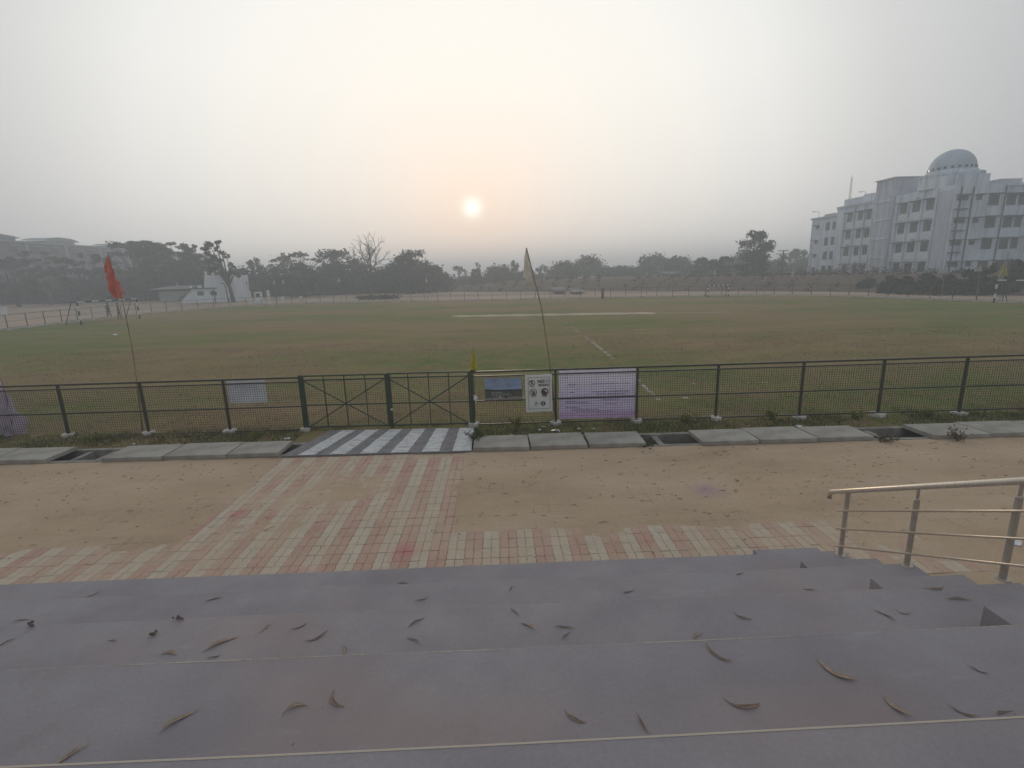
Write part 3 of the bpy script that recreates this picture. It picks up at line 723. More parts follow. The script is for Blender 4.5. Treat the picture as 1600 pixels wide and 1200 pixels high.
# landscape notice: sky, dark hills, meadow, and white lines of writing
bl = gy(758, 622, Yfence(-.2)-.05)
lp = empty('landscape_notice', (bl.x, Yfence(-.2)-.055, .64)); tag(lp, 'blue and green landscape notice with white lines of writing beside the gate', 'sign')
LW, LH = .885, .535
def banded(name, c, c2, sc_=9): return simple(name, c, c2, sc_, .5, stretch=(1, 1, 3))
sheet(LW, LH, 9, .003).build('sheet', banded('print_sky', (.34, .44, .62), (.20, .28, .45), 3), lp)
flat([(.004, .225), (.004, .275), (.2, .262), (.4, .248), (.6, .255), (.885, .25), (.885, .22)], -.0115, 'print', simple('print_hills', (.02, .03, .04), (.04, .05, .05), 9), lp)
flat([(.004, .06), (.885, .06), (.885, .222), (.004, .235)], -.012, 'print', simple('print_meadow', (.075, .085, .055), (.12, .125, .095), 7), lp)
flat([(.004, .004), (.885, .004), (.885, .06), (.75, .085), (.5, .075), (.25, .085), (.15, .05), (.004, .04)], -.0125, 'print', simple('print_path', (.33, .28, .26), (.27, .23, .21), 7), lp)
r = random.Random(77)
pale = simple('pale_ink', (.48, .51, .56), (.36, .4, .45), 30)
for z, a, b in ((.515, .33, .74), (.485, .3, .66), (.455, .18, .64), (.41, .12, .28), (.395, .13, .52), (.365, .12, .70), (.335, .14, .55), (.305, .14, .56), (.19, .15, .42), (.155, .16, .6), (.12, .15, .64)):
    x = a
    while x < b:
        l = r.uniform(.025, .09); line2((x, z), (min(x+l, b), z), .010, -.0135, 'writing', pale, lp); x += l+.012
discp(.36, .075, .028, -.014, 'emblem', pale, lp); discp(.50, .068, .034, -.014, 'emblem', ink, lp); line2((.485, .068), (.515, .068), .012, -.0145, 'emblem', pale, lp)
# large pale violet banner, hung behind the mesh
bx = 1.385; vb = empty('violet_banner', (bx, Yfence(2.3)+.055, .105)); vb.rotation_euler = (0, 0, math.atan(-.0335)); tag(vb, 'large pale violet printed banner hung behind the fence mesh', 'banner')
m_, t_, b_ = newmat('violet_print'); tcn = t_.nodes.new('ShaderNodeTexCoord'); sp = t_.nodes.new('ShaderNodeSeparateXYZ'); t_.links.new(tcn.outputs['Object'], sp.inputs[0])
c_ = cramp(t_, sp.outputs['Z'], [(0, (.80, .73, .91)), (.08, (.70, .56, .78)), (.20, (.79, .74, .92)), (.6, (.80, .77, .93)), (1.0, (.89, .87, .98))])
t_.links.new(mixc(t_, .5, c_, cramp(t_, noise(t_, 4, 4), [(.3, .85), (.7, 1.1)]), 'MULTIPLY'), b_.inputs['Base Color']); b_.inputs['Roughness'].default_value = .6
sheet(1.83, 1.235, 15, .035).build('sheet', backlit(m_, .6), vb)
vink = simple('violet_ink', (.27, .24, .38), (.36, .33, .47), 25)
for z, a, b in ((1.02, .13, .22), (.86, .22, .42), (.86, .78, 1.72), (.82, .24, .38), (.66, .25, .36), (.66, .8, 1.66), (.60, .9, 1.6), (.52, .58, .68), (.47, 1.0, 1.45), (.44, .15, .4), (.40, .13, .74), (.36, 1.1, 1.4), (.29, .15, .5), (.23, .3, .95), (.18, .4, 1.3)):
    x = a
    while x < b:
        l = r.uniform(.03, .12); line2((x, z), (min(x+l, b), z), .020, -.0125, 'writing', vink, vb); x += l+.02
# small pale banner left of the gate, behind the mesh
bl = gy(350, 636, Yfence(-6.5)+.05)
sb = empty('pale_banner', (-6.60, Yfence(-6.6)+.05, .70)); sb.rotation_euler.z = math.atan(-.0335); tag(sb, 'small pale blue-white banner behind the fence mesh left of the gate', 'banner')
sheet(.93, .56, 19, .006).build('sheet', backlit(simple('pale_vinyl', (.78, .81, .87), (.68, .71, .78), 4, .6)), sb)
# white bundle hung on the right gate post, foil by the foot
m = MB(); m.lathe((0, 0, 0), [(.001, .06), (.035, .05), (.05, .01), (.045, -.04), (.02, -.07), (.001, -.08)], 9)
m.tube([(0, 0, -.06), (.01, -.005, -.11), (-.005, 0, -.15)], [.018, .012, .006], 5); m.tube([(0, 0, .05), (-.03, .03, .07), (-.07, .04, .05)], .006, 4)
o = m.build('white_bundle', M['white']); p = gy(743, 622, Yfence(-.6)-.08); o.location = p; tag(o, 'small white cloth bundle tied to the right gate post', 'bundle')

# ------------------------------------------------------------------ flags near the fence
def flag_mesh(outline_l, outline_r, folds, amp, seed, cols=10):
    """cloth hanging between two polylines (x,z) with folds in depth"""
    r = random.Random(seed); n = len(outline_l); vs = []; fs = []
    sub = 5; Lp = []; Rp = []
    for i in range(n-1):
        for k in range(sub):
            t = k/sub; Lp.append(Vector(outline_l[i]).lerp(Vector(outline_l[i+1]), t)); Rp.append(Vector(outline_r[i]).lerp(Vector(outline_r[i+1]), t))
    Lp.append(Vector(outline_l[-1])); Rp.append(Vector(outline_r[-1])); k = len(Lp)
    for i in range(k):
        for j in range(cols+1):
            u = j/cols; p = Lp[i].lerp(Rp[i], u); wd = (Rp[i]-Lp[i]).length
            y = amp*wd*math.sin(u*folds*2*math.pi+i*.18+seed)*(.4+.6*i/k)+.02*math.sin(i*.5+seed)*wd; p.x += wd*.06*math.sin(i*.9+u*3+seed)+wd*.05*math.sin(i*1.7+seed*2)*(1-u)
            vs.append((p.x, y, p.y))
    for i in range(k-1):
        for j in range(cols): a = i*(cols+1)+j; fs.append((a, a+cols+1, a+cols+2, a+1))
    m = MB(); n = len(vs); m.add(vs+[(x, y+.003, z) for x, y, z in vs], fs+[tuple(n+q for q in reversed(f_)) for f_ in fs]); return m
def cloth(name, c, c2, sc_=3):
    m = simple(name, c, c2, sc_, .85); t = m.node_tree; b = t.nodes['Principled BSDF']; tr = t.nodes.new('ShaderNodeBsdfTranslucent'); mx = t.nodes.new('ShaderNodeMixShader')
    t.links.new(b.inputs['Base Color'].links[0].from_socket, tr.inputs[0]); mx.inputs[0].default_value = .55
    t.links.new(b.outputs[0], mx.inputs[1]); t.links.new(tr.outputs[0], mx.inputs[2]); t.links.new(mx.outputs[0], t.nodes['Material Output'].inputs[0]); return m
def flag_px(Yb, base, bend, top, left, right, mat, folds, amp, seed, label, rad=(.017, .009), group='flags on bamboo poles by the near fence', z0=0.0):
    P0 = gy(*base, Yb); P0.z = z0; B1 = [gy(*b, Yb) for b in bend]; T = gy(*top, Yb)
    rt = empty('flag_pole', P0); tag(rt, label, 'flag', group)
    pts = [Vector((0, 0, -.05))]+[b-P0 for b in B1]+[T-P0]; n = len(pts)
    MB().tube(pts, [rad[0]+(rad[1]-rad[0])*i/(n-1) for i in range(n)], 8).build('pole', M['bamboo'], rt, smooth=True)
    Ll = [(gy(*q, Yb)-P0) for q in left]; Rr = [(gy(*q, Yb)-P0) for q in right]
    flag_mesh([(q.x, q.z) for q in Ll], [(q.x, q.z) for q in Rr], folds, amp, seed).build('cloth', mat, rt, smooth=True)
    return rt
flag_px(Yfence(1.35)+.06, (869, 665), [(858, 560), (846, 480)], (822.5, 387), [(821.5, 389), (818, 415), (818, 432), (824, 443), (829, 447)], [(823.5, 388), (828, 412), (832, 428), (834.5, 440), (835, 444)],
        cloth('grey_white_cloth', (.88, .86, .80), (.74, .72, .67)), 1.6, .30, 3, 'tall bamboo pole with limp grey-white flag rising beside the no smoking sign', (.020, .012))
flag_px(Yfence(-8.9)+.12, (223, 676), [(213, 590), (205, 535), (191, 468)], (168, 397), [(167, 401), (163, 418), (164.5, 428), (164, 437), (169, 452), (180, 467)], [(170, 400), (178, 420), (183, 432), (186, 442), (189, 454), (190, 466)],
        cloth('red_cloth', (.86, .46, .41), (.70, .32, .29)), 1.8, .30, 5, 'bamboo pole with limp red flag above the left fence', (.017, .008))
flag_px(Yfence(-11.6)+.10, (24, 688), [(10, 620)], (-18, 520), [(0, 596), (-20, 635), (-40, 660), (-50, 684)], [(4, 600), (20, 630), (34, 655), (39, 679)],
        cloth('violet_cloth', (.70, .65, .76), (.56, .52, .62)), 2.6, .10, 8, 'pale violet flag drooping behind the fence at the left picture edge')
flag_px(Yfence(-.72)+.05, (742, 662), [(741, 600)], (739.5, 541), [(738.5, 545), (736.5, 560), (734.5, 572), (735, 581)], [(740.5, 543), (742.5, 558), (744.5, 570), (744, 580)],
        cloth('yellow_cloth', (.78, .70, .10), (.58, .52, .06)), 2.2, .30, 2, 'furled yellow flag on the right gate post', (.012, .008))

# ------------------------------------------------------------------ far oval fence, small flags, goals
ff = empty('oval_fence', (FL[0].x, FL[0].y, 0)); tag(ff, 'long thin post and rail fence curving round the far side of the field', 'fence')
O = FL[0]
pm = MB().box((-.025, -.025, 0), (.025, .025, 1.32)).mesh('post', simple('rusty_post', (.10, .085, .07), (.07, .06, .05), 3))
fm_ = MB().box((-.16, -.16, -.02), (.16, .16, .10)).mesh('footing', M['footing'])
inview = [p for p in FL if p.y > 26]
for i, p in enumerate(inview):
    o = link('post', pm, ff, (p.x-O.x, p.y-O.y, 0))
    if i % 2 == 0 or p.x > 30 or p.x < -36: link('footing', fm_, o)
for z, th in ((1.30, .035), (.72, .028), (.18, .028)):
    m = MB()
    for a, b in zip(inview, inview[1:]): m.bar((a.x-O.x, a.y-O.y, z), (b.x-O.x, b.y-O.y, z), th)
    m.build('rail', pm.materials[0], ff)
kb = MB()
for a, b in zip(inview, inview[1:]):
    t_ = (b-a).normalized(); n_ = Vector((-t_.y, t_.x, 0)); kk = .25
    if n_.dot(Vector((0, 35, 0))-a) > 0: n_ = -n_
    a2, b2 = a+n_*kk, b+n_*kk; a3, b3 = a+n_*(kk+.22), b+n_*(kk+.22)
    q4 = [(v.x-O.x, v.y-O.y) for v in (a2, b2, b3, a3)]
    kb.prism(q4, -.04, .10)
kb.build('kerb', simple('whitewashed_kerb', (.58, .54, .48), (.42, .36, .30), .8), ff)

def ring_at(px):
    """point of the far fence seen in this pixel column"""
    best = None
    for p in FL:
        dv = Vector((p.x, p.y, -EYE)); zz = dv.dot(FW)
        if zz < 1: continue
        u = 800+dv.dot(RT)/zz*F_PX
        if best is None or abs(u-px) < best[0]: best = (abs(u-px), p)
    return best[1]
small = [(276, 447, 'w', 'small white flag in front of the dark trees left of the white building'), (386, 444, 'w', 'small white flag above the white memorial stone'),
         (427, 443, 'w', 'small white flag right of the memorial stone'), (443, 442, 'w', 'small white flag before the dark domed tree'), (530, 439, 'w', 'small white flag left of the bare tree'),
         (666, 440, 'w', 'small white flag before the round tree right of the bare tree'), (850, 439, 'w', 'tiny white flag right of the tall bamboo flag'),
         (1012, 429, 'w', 'tiny white flag under the slim lone tree'), (1118, 427, 'w', 'small white flag above the far goal'), (1196, 437, 'w', 'small white flag below the tallest tree'),
         (1239, 430, 'w', 'small white flag left of the domed building'), (1331, 419, 'w', 'small pale flag before the middle of the domed building'), (1478, 421, 'w', 'small white flag before the corner of the domed building'),
         (1534, 419, 'w', 'small white flag left of the yellow flag'), (1573, 415, 'y', 'yellow flag above the goal at the right picture edge')]
wcl = cloth('white_flag_cloth', (.62, .63, .64), (.52, .53, .54)); ycl = cloth('yellow_flag_cloth', (.55, .50, .16), (.45, .40, .12))
for i, (px, py, kd, lab) in enumerate(small):
    p = ring_at(px)+Vector((0, .15, 0)); tp = gy(px, py-5, p.y); p.x = tp.x
    rt = empty('flag_pole', (p.x, p.y, 0)); tag(rt, lab, 'flag', 'small flags on the far fence')
    h = tp.z+.12; le = random.Random(i).uniform(-.12, .12)
    MB().tube([(0, 0, -.05), (le, 0, h)], [.022, .012], 5).build('pole', M['bamboo'], rt)
    s_ = 1.6 if kd == 'y' else .85
    flag_mesh([(le-.02, h-.02), (le-.20*s_, h-.42*s_), (le-.24*s_, h-.75*s_)], [(le, h-.02), (le+.10*s_, h-.45*s_), (le+.22*s_, h-.78*s_)], 1.4, .2, i).build('cloth', ycl if kd == 'y' else wcl, rt, smooth=True)

def goal(p0, p1, h, depth_dir, label, bands=8):
    p0 = Vector((*p0, 0)); p1 = Vector((*p1, 0)); gl = empty('goal', p0); tag(gl, label, 'goal', 'striped goals round the field')
    d_ = p1-p0; t = .10; back = Vector((*depth_dir, 0))
    for q in (Vector((0, 0, 0)), d_):
        m = MB(); nb = 5
        for k in range(nb):
            m.cur = k % 2; m.box((q.x-t/2, q.y-t/2, h*k/nb), (q.x+t/2, q.y+t/2, h*(k+1)/nb-(.0 if k < nb-1 else t)))
        m.build('goal_post', [M['black'], M['white']], gl)
        m = MB(); m.tube([q+Vector((0, 0, h-.05)), q+back*.35+Vector((0, 0, h-.05)), q+back+Vector((0, 0, .0))], .035, 6); m.build('back_stay', M['steel_old'], gl)
    m = MB(); nb = 9
    for k in range(nb):
        m.cur = k % 2; m.bar(d_*(k/nb)+Vector((0, 0, h-t/2)), d_*((k+1)/nb)+Vector((0, 0, h-t/2)), t)
    m.build('crossbar', [M['white'], M['black']], gl)
    MB().bar(back, d_+back, .05).build('ground_bar', M['steel_old'], gl)
    m = MB(); n = 16
    for k in range(n+1):
        a = d_*(k/n); m.tube([a+back*.35+Vector((0, 0, h-.08)), a+back+Vector((0, 0, .02))], .006, 3, False)
    for k in range(11):
        f_ = k/10; a = back*(.35+.65*f_)+Vector((0, 0, (h-.08)*(1-f_)+.02)); m.tube([a, d_+a], .006, 3, False)
    for q in (Vector((0, 0, 0)), d_):
        for k in range(7):
            f_ = k/6; m.tube([q+Vector((0, 0, h*f_)), q+back*(1-.65*f_)+Vector((0, 0, h*f_))], .006, 3, False)
    m.build('net', M['net'], gl)
goal((-38.6, 47.1), (-37.5, 53.2), 2.15, (-1.7, .3), 'black and white goal before the left side of the fence')
goal((42.5, 41.9), (43.6, 35.9), 1.95, (1.4, .2), 'black and white goal at the right picture edge')
goal((26.35, 62.6), (28.85, 62.4), 1.45, (.1, 1.0), 'tiny black and white goal on the far side of the field')

# ------------------------------------------------------------------ buildings
def wallmat(name, c, c2, streak):
    m, t, b = newmat(name); p = world_pos(t)
    base = cramp(t, noise(t, .25, 5, .6, p), [(.3, c2), (.7, c)])
    st = cramp(t, noise(t, 1.1, 6, .75, p, (1, 1, .14)), [(.46, 0.0), (.68, streak)])
    base = mixc(t, st, base, tuple(v*.38 for v in c)); t.links.new(base, b.inputs['Base Color']); b.inputs['Roughness'].default_value = .9; return m
M['wall'] = wallmat('weathered_white_wall', (.74, .82, .90), (.60, .68, .76), .8)
M['wall2'] = wallmat('pinkish_grey_wall', (.58, .60, .66), (.48, .50, .56), .6)
M['spandrel'] = simple('white_panel', (.74, .77, .80), (.64, .67, .70), 2)
M['shade'] = simple('stained_shade', (.13, .13, .13), (.07, .07, .07), 2)
M['glass'] = simple('dark_glass', (.045, .055, .06), (.03, .035, .04), 2, .25)
M['frame'] = simple('window_frame', (.16, .15, .14), (.12, .11, .10), 3)
M['dome'] = wallmat('dome_shell', (.50, .58, .66), (.42, .49, .57), .4)
bd = empty('domed_building', (64, 71.3, 2)); tag(bd, 'four storey white institutional building with a dome on its roof', 'building')
OX, OY, OZ = 64, 71.3, 2.0
def bb(name, mat, a, b, parent=bd, skip=()):
    return MB().box((a[0]-OX, a[1]-OY, a[2]-OZ), (b[0]-OX, b[1]-OY, b[2]-OZ), skip).build(name, mat, parent)
bb('wall', M['wall'], (64, 71.3, 1.0), (71.0, 82.0, 13.95))
bb('wall', M['wall'], (71.0, 71.55, 1.0), (86, 82.0, 13.6))
bb('tower', M['wall2'], (63.6, 82.0, 1.0), (68.4, 86.0, 16.7))
bb('wall', M['wall'], (64.0, 86.0, 1.0), (80, 95.9, 13.6))
bb('wall', M['wall'], (64.3, 95.9, 1.0), (78, 103.8, 12.45))
bb('cornice', M['wall2'], (63.35, 81.8, 16.7), (68.7, 86.2, 16.85))
bb('parapet', M['wall2'], (63.75, 86.05, 13.6), (64.0, 95.85, 13.95)); bb('parapet', M['wall2'], (64.05, 95.95, 12.45), (64.3, 104.0, 12.75))
bb('stair_head', M['wall'], (65, 88.2, 13.6), (69, 95.7, 15.2)); bb('stair_head', M['wall2'], (64.9, 97.5, 12.45), (68, 101.0, 13.2))
bb('parapet', M['wall'], (71.0, 71.3, 13.6), (86, 71.55, 14.0)); bb('roof_slope', M['wall2'], (71.8, 73, 14.0), (75, 76, 14.8))
# blank panel and vertical fins
bb('blank_panel', M['wall2'], (63.94, 71.6, 1.0), (63.999, 73.9, 13.3))
for y in (73.95, 76.35, 78.85, 81.1): bb('fin', M['wall'], (63.70, y, 1.0), (63.998, y+.22, 13.9))
for y in (86.3, 88.4, 90.9, 93.4): bb('fin', M['wall'], (63.70, y, 1.0), (63.998, y+.22, 13.5))
for y in (82.6, 83.9, 85.2): bb('fin', M['wall'], (63.5, y, 1.0), (63.598, y+.12, 16.6))
for z in (4.4, 7.4, 10.4, 13.3): bb('floor_band', M['wall'], (63.45, 82.1, z), (63.599, 85.9, z+.18))
def windowA(y, z, w_=1.35, h_=1.35, x=64.0, shade=True, ac_=False, span=True):
    wd = empty('window', (x-OX, y-OY, z-OZ)); wd.parent = bd
    m = MB(); fw_ = .09
    for a, b in (((-.06, -w_/2, -h_/2), (-.002, w_/2, -h_/2+fw_)), ((-.06, -w_/2, h_/2-fw_), (-.002, w_/2, h_/2)), ((-.06, -w_/2, -h_/2+fw_), (-.002, -w_/2+fw_, h_/2-fw_)), ((-.06, w_/2-fw_, -h_/2+fw_), (-.002, w_/2, h_/2-fw_)), ((-.055, -.03, -h_/2+fw_), (-.003, .03, h_/2-fw_))): m.box(a, b)
    m.build('frame', M['frame'], wd)
    for s_ in (-1, 1): MB().box((-.03, min(.03*s_, s_*(w_/2-fw_)), -h_/2+fw_), (-.004, max(.03*s_, s_*(w_/2-fw_)), h_/2-fw_)).build('pane', M['glass'], wd)
    if shade: MB().box((-.75, -w_/2-.22, h_/2+.12), (0, w_/2+.22, h_/2+.24)).add([(-.7, -w_/2-.2, h_/2+.12), (0, -w_/2-.2, h_/2+.12), (0, -w_/2-.2, h_/2-.35)], [(0, 1, 2)]).build('sunshade', M['shade'], wd)
    if span: MB().box((-.12, -w_/2-.1, -h_/2-1.15), (-.002, w_/2+.1, -h_/2-.12)).build('spandrel', M['spandrel'], wd)
    if ac_: MB().box((-.62, -.38, h_/2+.26), (-.05, .42, h_/2+.78)).build('air_conditioner', M['spandrel'], wd)
kz = 0
for z in (2.75, 5.78, 8.72, 11.72):
    for y in (80.0, 77.65, 75.15): kz += 1; windowA(y, z, ac_=(kz % 4 == 0))
    for y in (92.2, 89.5, 87.4): kz += 1; windowA(y, z-.05, 1.25, ac_=(kz % 5 == 0))
for z in (2.63, 5.28, 7.96, 10.8):
    for y in (98.7, 96.7): windowA(y, z, 1.15, 1.5, 64.3, False, span=False)
    windowA(102.0, z, .8, .5, 64.3, True, span=False)
def windowB(x, z, w_, h_, shade, y=71.3):
    wd = empty('window', (x-OX, y-OY, z-OZ)); wd.parent = bd; fw_ = .08
    m = MB()
    for a, b in (((-w_/2, -.06, -h_/2), (w_/2, -.002, -h_/2+fw_)), ((-w_/2, -.06, h_/2-fw_), (w_/2, -.002, h_/2)), ((-w_/2, -.06, -h_/2+fw_), (-w_/2+fw_, -.002, h_/2-fw_)), ((w_/2-fw_, -.06, -h_/2+fw_), (w_/2, -.002, h_/2-fw_))): m.box(a, b)
    m.build('frame', M['frame'], wd); MB().box((-w_/2+fw_, -.03, -h_/2+fw_), (w_/2-fw_, -.004, h_/2-fw_)).build('pane', M['glass'], wd)
    if shade: MB().box((-w_/2-.2, -.7, h_/2+.08), (w_/2+.2, 0, h_/2+.19)).build('sunshade', M['shade'], wd)
for z in (3.1, 6.05, 9.05, 12.1):
    windowB(65.15, z, 1.5, .6, True); windowB(67.5, z, .75, .6, True)
for z in (2.7, 5.8, 8.75, 11.75):
    windowB(69.65, z, 1.45, 1.4, True); windowB(72.4, z, 1.3, 1.4, True, 71.55); windowB(73.95, z, 1.0, 1.4, True, 71.55); windowB(77.0, z, 1.3, 1.4, True, 71.55)
for x in (64.7, 66.4, 71.05): bb('drain_pipe', M['shade'], (x, 71.12, 1.0), (x+.12, 71.24, 13.6))
for z in (4.7, 7.7, 10.6): bb('ledge', M['shade'], (64.2, 70.95, z), (65.9, 71.298, z+.12)); 
# roof room under the dome, then the dome
dr = MB().lathe((67.3-OX, 76.2-OY, 13.95-OZ), [(3.7, 0), (3.7, 1.75), (3.82, 1.75), (3.82, 2.05), (2.8, 2.1)], 40).build('drum', M['wall'], bd)
dmp = [(2.78, 2.1), (2.78, 2.75)]+[(2.78*math.cos(a), 2.75+2.75*math.sin(a)) for a in [R(5*k) for k in range(1, 18)]]+[(.01, 5.5)]
dm = MB().lathe((67.3-OX, 76.2-OY, 13.95-OZ), dmp, 48).build('dome', M['dome'], bd, smooth=True)
MB().lathe((67.3-OX, 76.2-OY, 13.95-OZ), [(2.79, 2.12), (3.05, 2.12), (3.05, 2.42), (2.79, 2.5)], 40).build('ring', M['wall'], dm)
for k in range(22):
    a = 2*math.pi*k/22; cx_, cy_ = 67.3+2.8*math.cos(a)-OX, 76.2+2.8*math.sin(a)-OY
    m = MB(); tx, ty = -math.sin(a)*.16, math.cos(a)*.16; nx_, ny_ = math.cos(a)*.05, math.sin(a)*.05
    m.add([(cx_-tx+nx_*s_, cy_-ty+ny_*s_, 13.95-OZ+2.62) for s_ in (-1, 1)]+[(cx_+tx+nx_*s_, cy_+ty+ny_*s_, 13.95-OZ+2.62) for s_ in (1, -1)]+[(cx_-tx+nx_*s_, cy_-ty+ny_*s_, 13.95-OZ+2.95) for s_ in (-1, 1)]+[(cx_+tx+nx_*s_, cy_+ty+ny_*s_, 13.95-OZ+2.95) for s_ in (1, -1)],
          [(0, 1, 2, 3), (7, 6, 5, 4), (0, 4, 5, 1), (1, 5, 6, 2), (2, 6, 7, 3), (3, 7, 4, 0)])
    m.build('opening', M['glass'], dm)
bb('roof_wall', M['wall'], (64.02, 73.0, 13.95), (64.3, 76.5, 15.4)); bb('roof_wall', M['wall'], (64.02, 71.32, 13.95), (68.6, 71.6, 15.3))
bb('roof_tank', M['wall2'], (66, 90.3, 15.2), (67.5, 92.2, 15.6))
# radio mast on the roof
ms = empty('radio_mast', (63.9+1.5, 95.0, 13.6)); tag(ms, 'thin lattice radio mast on the roof of the domed building', 'mast')
for s_ in ((-.18, -.1), (.18, -.1), (0, .2)): MB().tube([(s_[0], s_[1], 0), (s_[0]*.55, s_[1]*.55, 5.2)], .035, 5).build('leg', M['post_steel'], ms)
m = MB()
for k in range(10): z = .5*k; m.tube([(-.18, -.1, z), (.17, -.1, z+.5)], .018, 4); m.tube([(.17, -.1, z), (0, .19, z+.5)], .018, 4); m.tube([(0, .19, z), (-.17, -.1, z+.5)], .018, 4)
m.build('lacing', M['post_steel'], ms); MB().tube([(0, 0, 5.1), (0, 0, 5.9)], .03, 5).tube([(-.35, 0, 5.3), (.35, 0, 5.3)], .03, 5).build('aerial', M['post_steel'], ms)
def roof_lamp(px, py, Yq, lab):
    p = gy(px, py, Yq); rt = empty('roof_lamp', (p.x, p.y, p.z)); tag(rt, lab, 'lamp')
    MB().tube([(0, 0, 0), (0, 0, 1.0), (-.3, 0, 1.3), (-.9, 0, 1.25)], .04, 6).build('arm', M['post_steel'], rt); MB().box((-1.3, -.12, 1.15), (-.85, .12, 1.28)).build('lamp_head', M['post_steel'], rt)
roof_lamp(1279, 341, 100, 'curved lamp on the far roof corner of the domed building')
roof_lamp(1352, 311, 92, 'curved lamp on the roof beside the stair head')

# long grey building behind the trees on the left, with two low vaulted roofs
lb = empty('long_building', (-110, 112, 0)); tag(lb, 'long grey building with low vaulted roofs behind the left trees', 'building')
M['lwall'] = wallmat('dull_grey_wall', (.16, .17, .19), (.12, .13, .15), .5)
M['lroof'] = wallmat('curved_roof', (.36, .40, .42), (.30, .33, .36), .4); M['ltrim'] = simple('white_trim', (.34, .38, .41), (.26, .29, .32), 1)
MB().box((-30, -12, 0), (0, 90, 13.6)).build('wall', M['lwall'], lb)
MB().box((-30.3, -12.3, 13.6), (.4, 90.3, 13.95)).build('parapet', M['ltrim'], lb)
def vault(y0, y1, h, lab):
    m = MB(); n = 12; vs = []
    for k in range(n+1):
        f_ = k/n; vs += [(-1.0, y0+(y1-y0)*f_, 14.7+h*math.sin(math.pi*min(max(f_*1.0, 0), 1))**.6), (-7, y0+(y1-y0)*f_, 14.7+h*math.sin(math.pi*f_)**.6)]
    m.add(vs, [(2*k, 2*k+2, 2*k+3, 2*k+1) for k in range(n)]); m.add([vs[2*k] for k in range(n+1)], [tuple(range(n+1))])
    rf = m.build('vaulted_roof', M['lroof'], lb); MB().box((-6.5, y0+1, 13.95), (-1.6, y1-1, 14.7)).build('clerestory', M['ltrim'], rf)
vault(-18, 12.0, 1.0, ''); vault(18.0, 28.5, .9, ''); vault(40, 52, .8, '')
for z in (2.4, 5.8, 9.2, 12.0):
    for k in range(17):
        y = -8+k*5.4; wd = MB().box((-.01, y-1.1, z-.8), (.03, y+1.1, z+.8)).build('window', M['glass'], lb)
        MB().box((0, y-1.35, z+.85), (.8, y+1.35, z+1.0)).build('sunshade', M['ltrim'], wd)
for k in range(9): MB().box((-.0, -11+k*11.0, 0), (.35, -10.4+k*11.0, 13.58)).build('fin', M['ltrim'], lb)

# small white building with outside stair, and a low tin roofed shed beside it
M['blue_white'] = wallmat('pale_blue_wall', (.82, .88, .93), (.72, .78, .83), .3)
wb = empty('white_building', (-57, 92, 0)); tag(wb, 'small white building with stepped outline and sloping stair wall', 'building')
def wp(px, py): p = gy(px, py, 92); return (p.x+57, p.z)
prof = [(.0, -.05), (4.6, 2.3), (4.9, 2.45), (5.0, 2.45), (5.0, 4.72), (10.3, 4.55), (10.55, -.05)]
prof = [(wp(281, 472)[0], -.05), (wp(299, 452)[0], 2.35), (wp(319, 452)[0], 2.35), (wp(319, 430)[0], 4.72), (wp(364, 431)[0], 4.62), (wp(367, 471)[0], -.05)]
m = MB(); n = len(prof)
m.add([(x, 0, z) for x, z in prof]+[(x, 5.5, z) for x, z in prof], [tuple(range(n)), tuple(range(2*n-1, n-1, -1))]+[(i, n+i, n+(i+1) % n, (i+1) % n) for i in range(n)])
m.build('wall', M['blue_white'], wb)
p0, p1 = prof[0], prof[1]
MB().bar((p0[0]-.1, -.12, p0[1]+.45), (p1[0]+.1, -.12, p1[1]+.12), .22, .16).build('stair_edge', M['shade'], wb)
MB().box((prof[1][0]-.4, -.3, 2.36), (prof[2][0]+2.2, .02, 2.52)).build('ledge', M['shade'], wb)
for a in (313.5, 334):
    x, z = wp(a, 458.5); f_ = MB().box((x-.55, -.06, z-.35), (x+.55, -.005, z+.35)).build('window', M['frame'], wb); MB().box((x-.46, -.08, z-.27), (x+.46, -.061, z+.27)).build('pane', M['glass'], f_)
for a, b in ((320, 424), (331, 426), (351, 425), (362, 427)):
    x, z = wp(a, b); MB().box((x-.13, .05, 4.5), (x+.13, .3, z)).build('pillar_stub', M['blue_white'], wb)
for a, b in ((297, 446), (309, 446), (312, 446)):
    x, z = wp(a, b); MB().box((x-.12, .05, 2.3), (x+.12, .3, z)).build('pillar_stub', M['blue_white'], wb)
sh = empty('tin_shed', (-66, 98, 0)); tag(sh, 'low shed with a pale sheet roof left of the white building', 'shed')
x0, x1 = gy(250, 470, 98).x+66, gy(292, 470, 98).x+66
MB().box((x0, 0, 0), (x1, 5, 2.0)).build('wall', simple('shed_wall', (.32, .34, .31), (.26, .28, .26), 1), sh)
MB().add([(x0-1.2, -.7, 2.35), (x1+.6, -.7, 2.35), (x1+.6, 5.5, 2.9), (x0-1.2, 5.5, 2.9), (x0-1.2, -.7, 2.45), (x1+.6, -.7, 2.45), (x1+.6, 5.5, 3.0), (x0-1.2, 5.5, 3.0)],
         [(0, 3, 2, 1), (4, 5, 6, 7), (0, 1, 5, 4), (1, 2, 6, 5), (2, 3, 7, 6), (3, 0, 4, 7)]).build('roof', simple('sheet_roof', (.30, .32, .31), (.24, .26, .25), 1), sh)
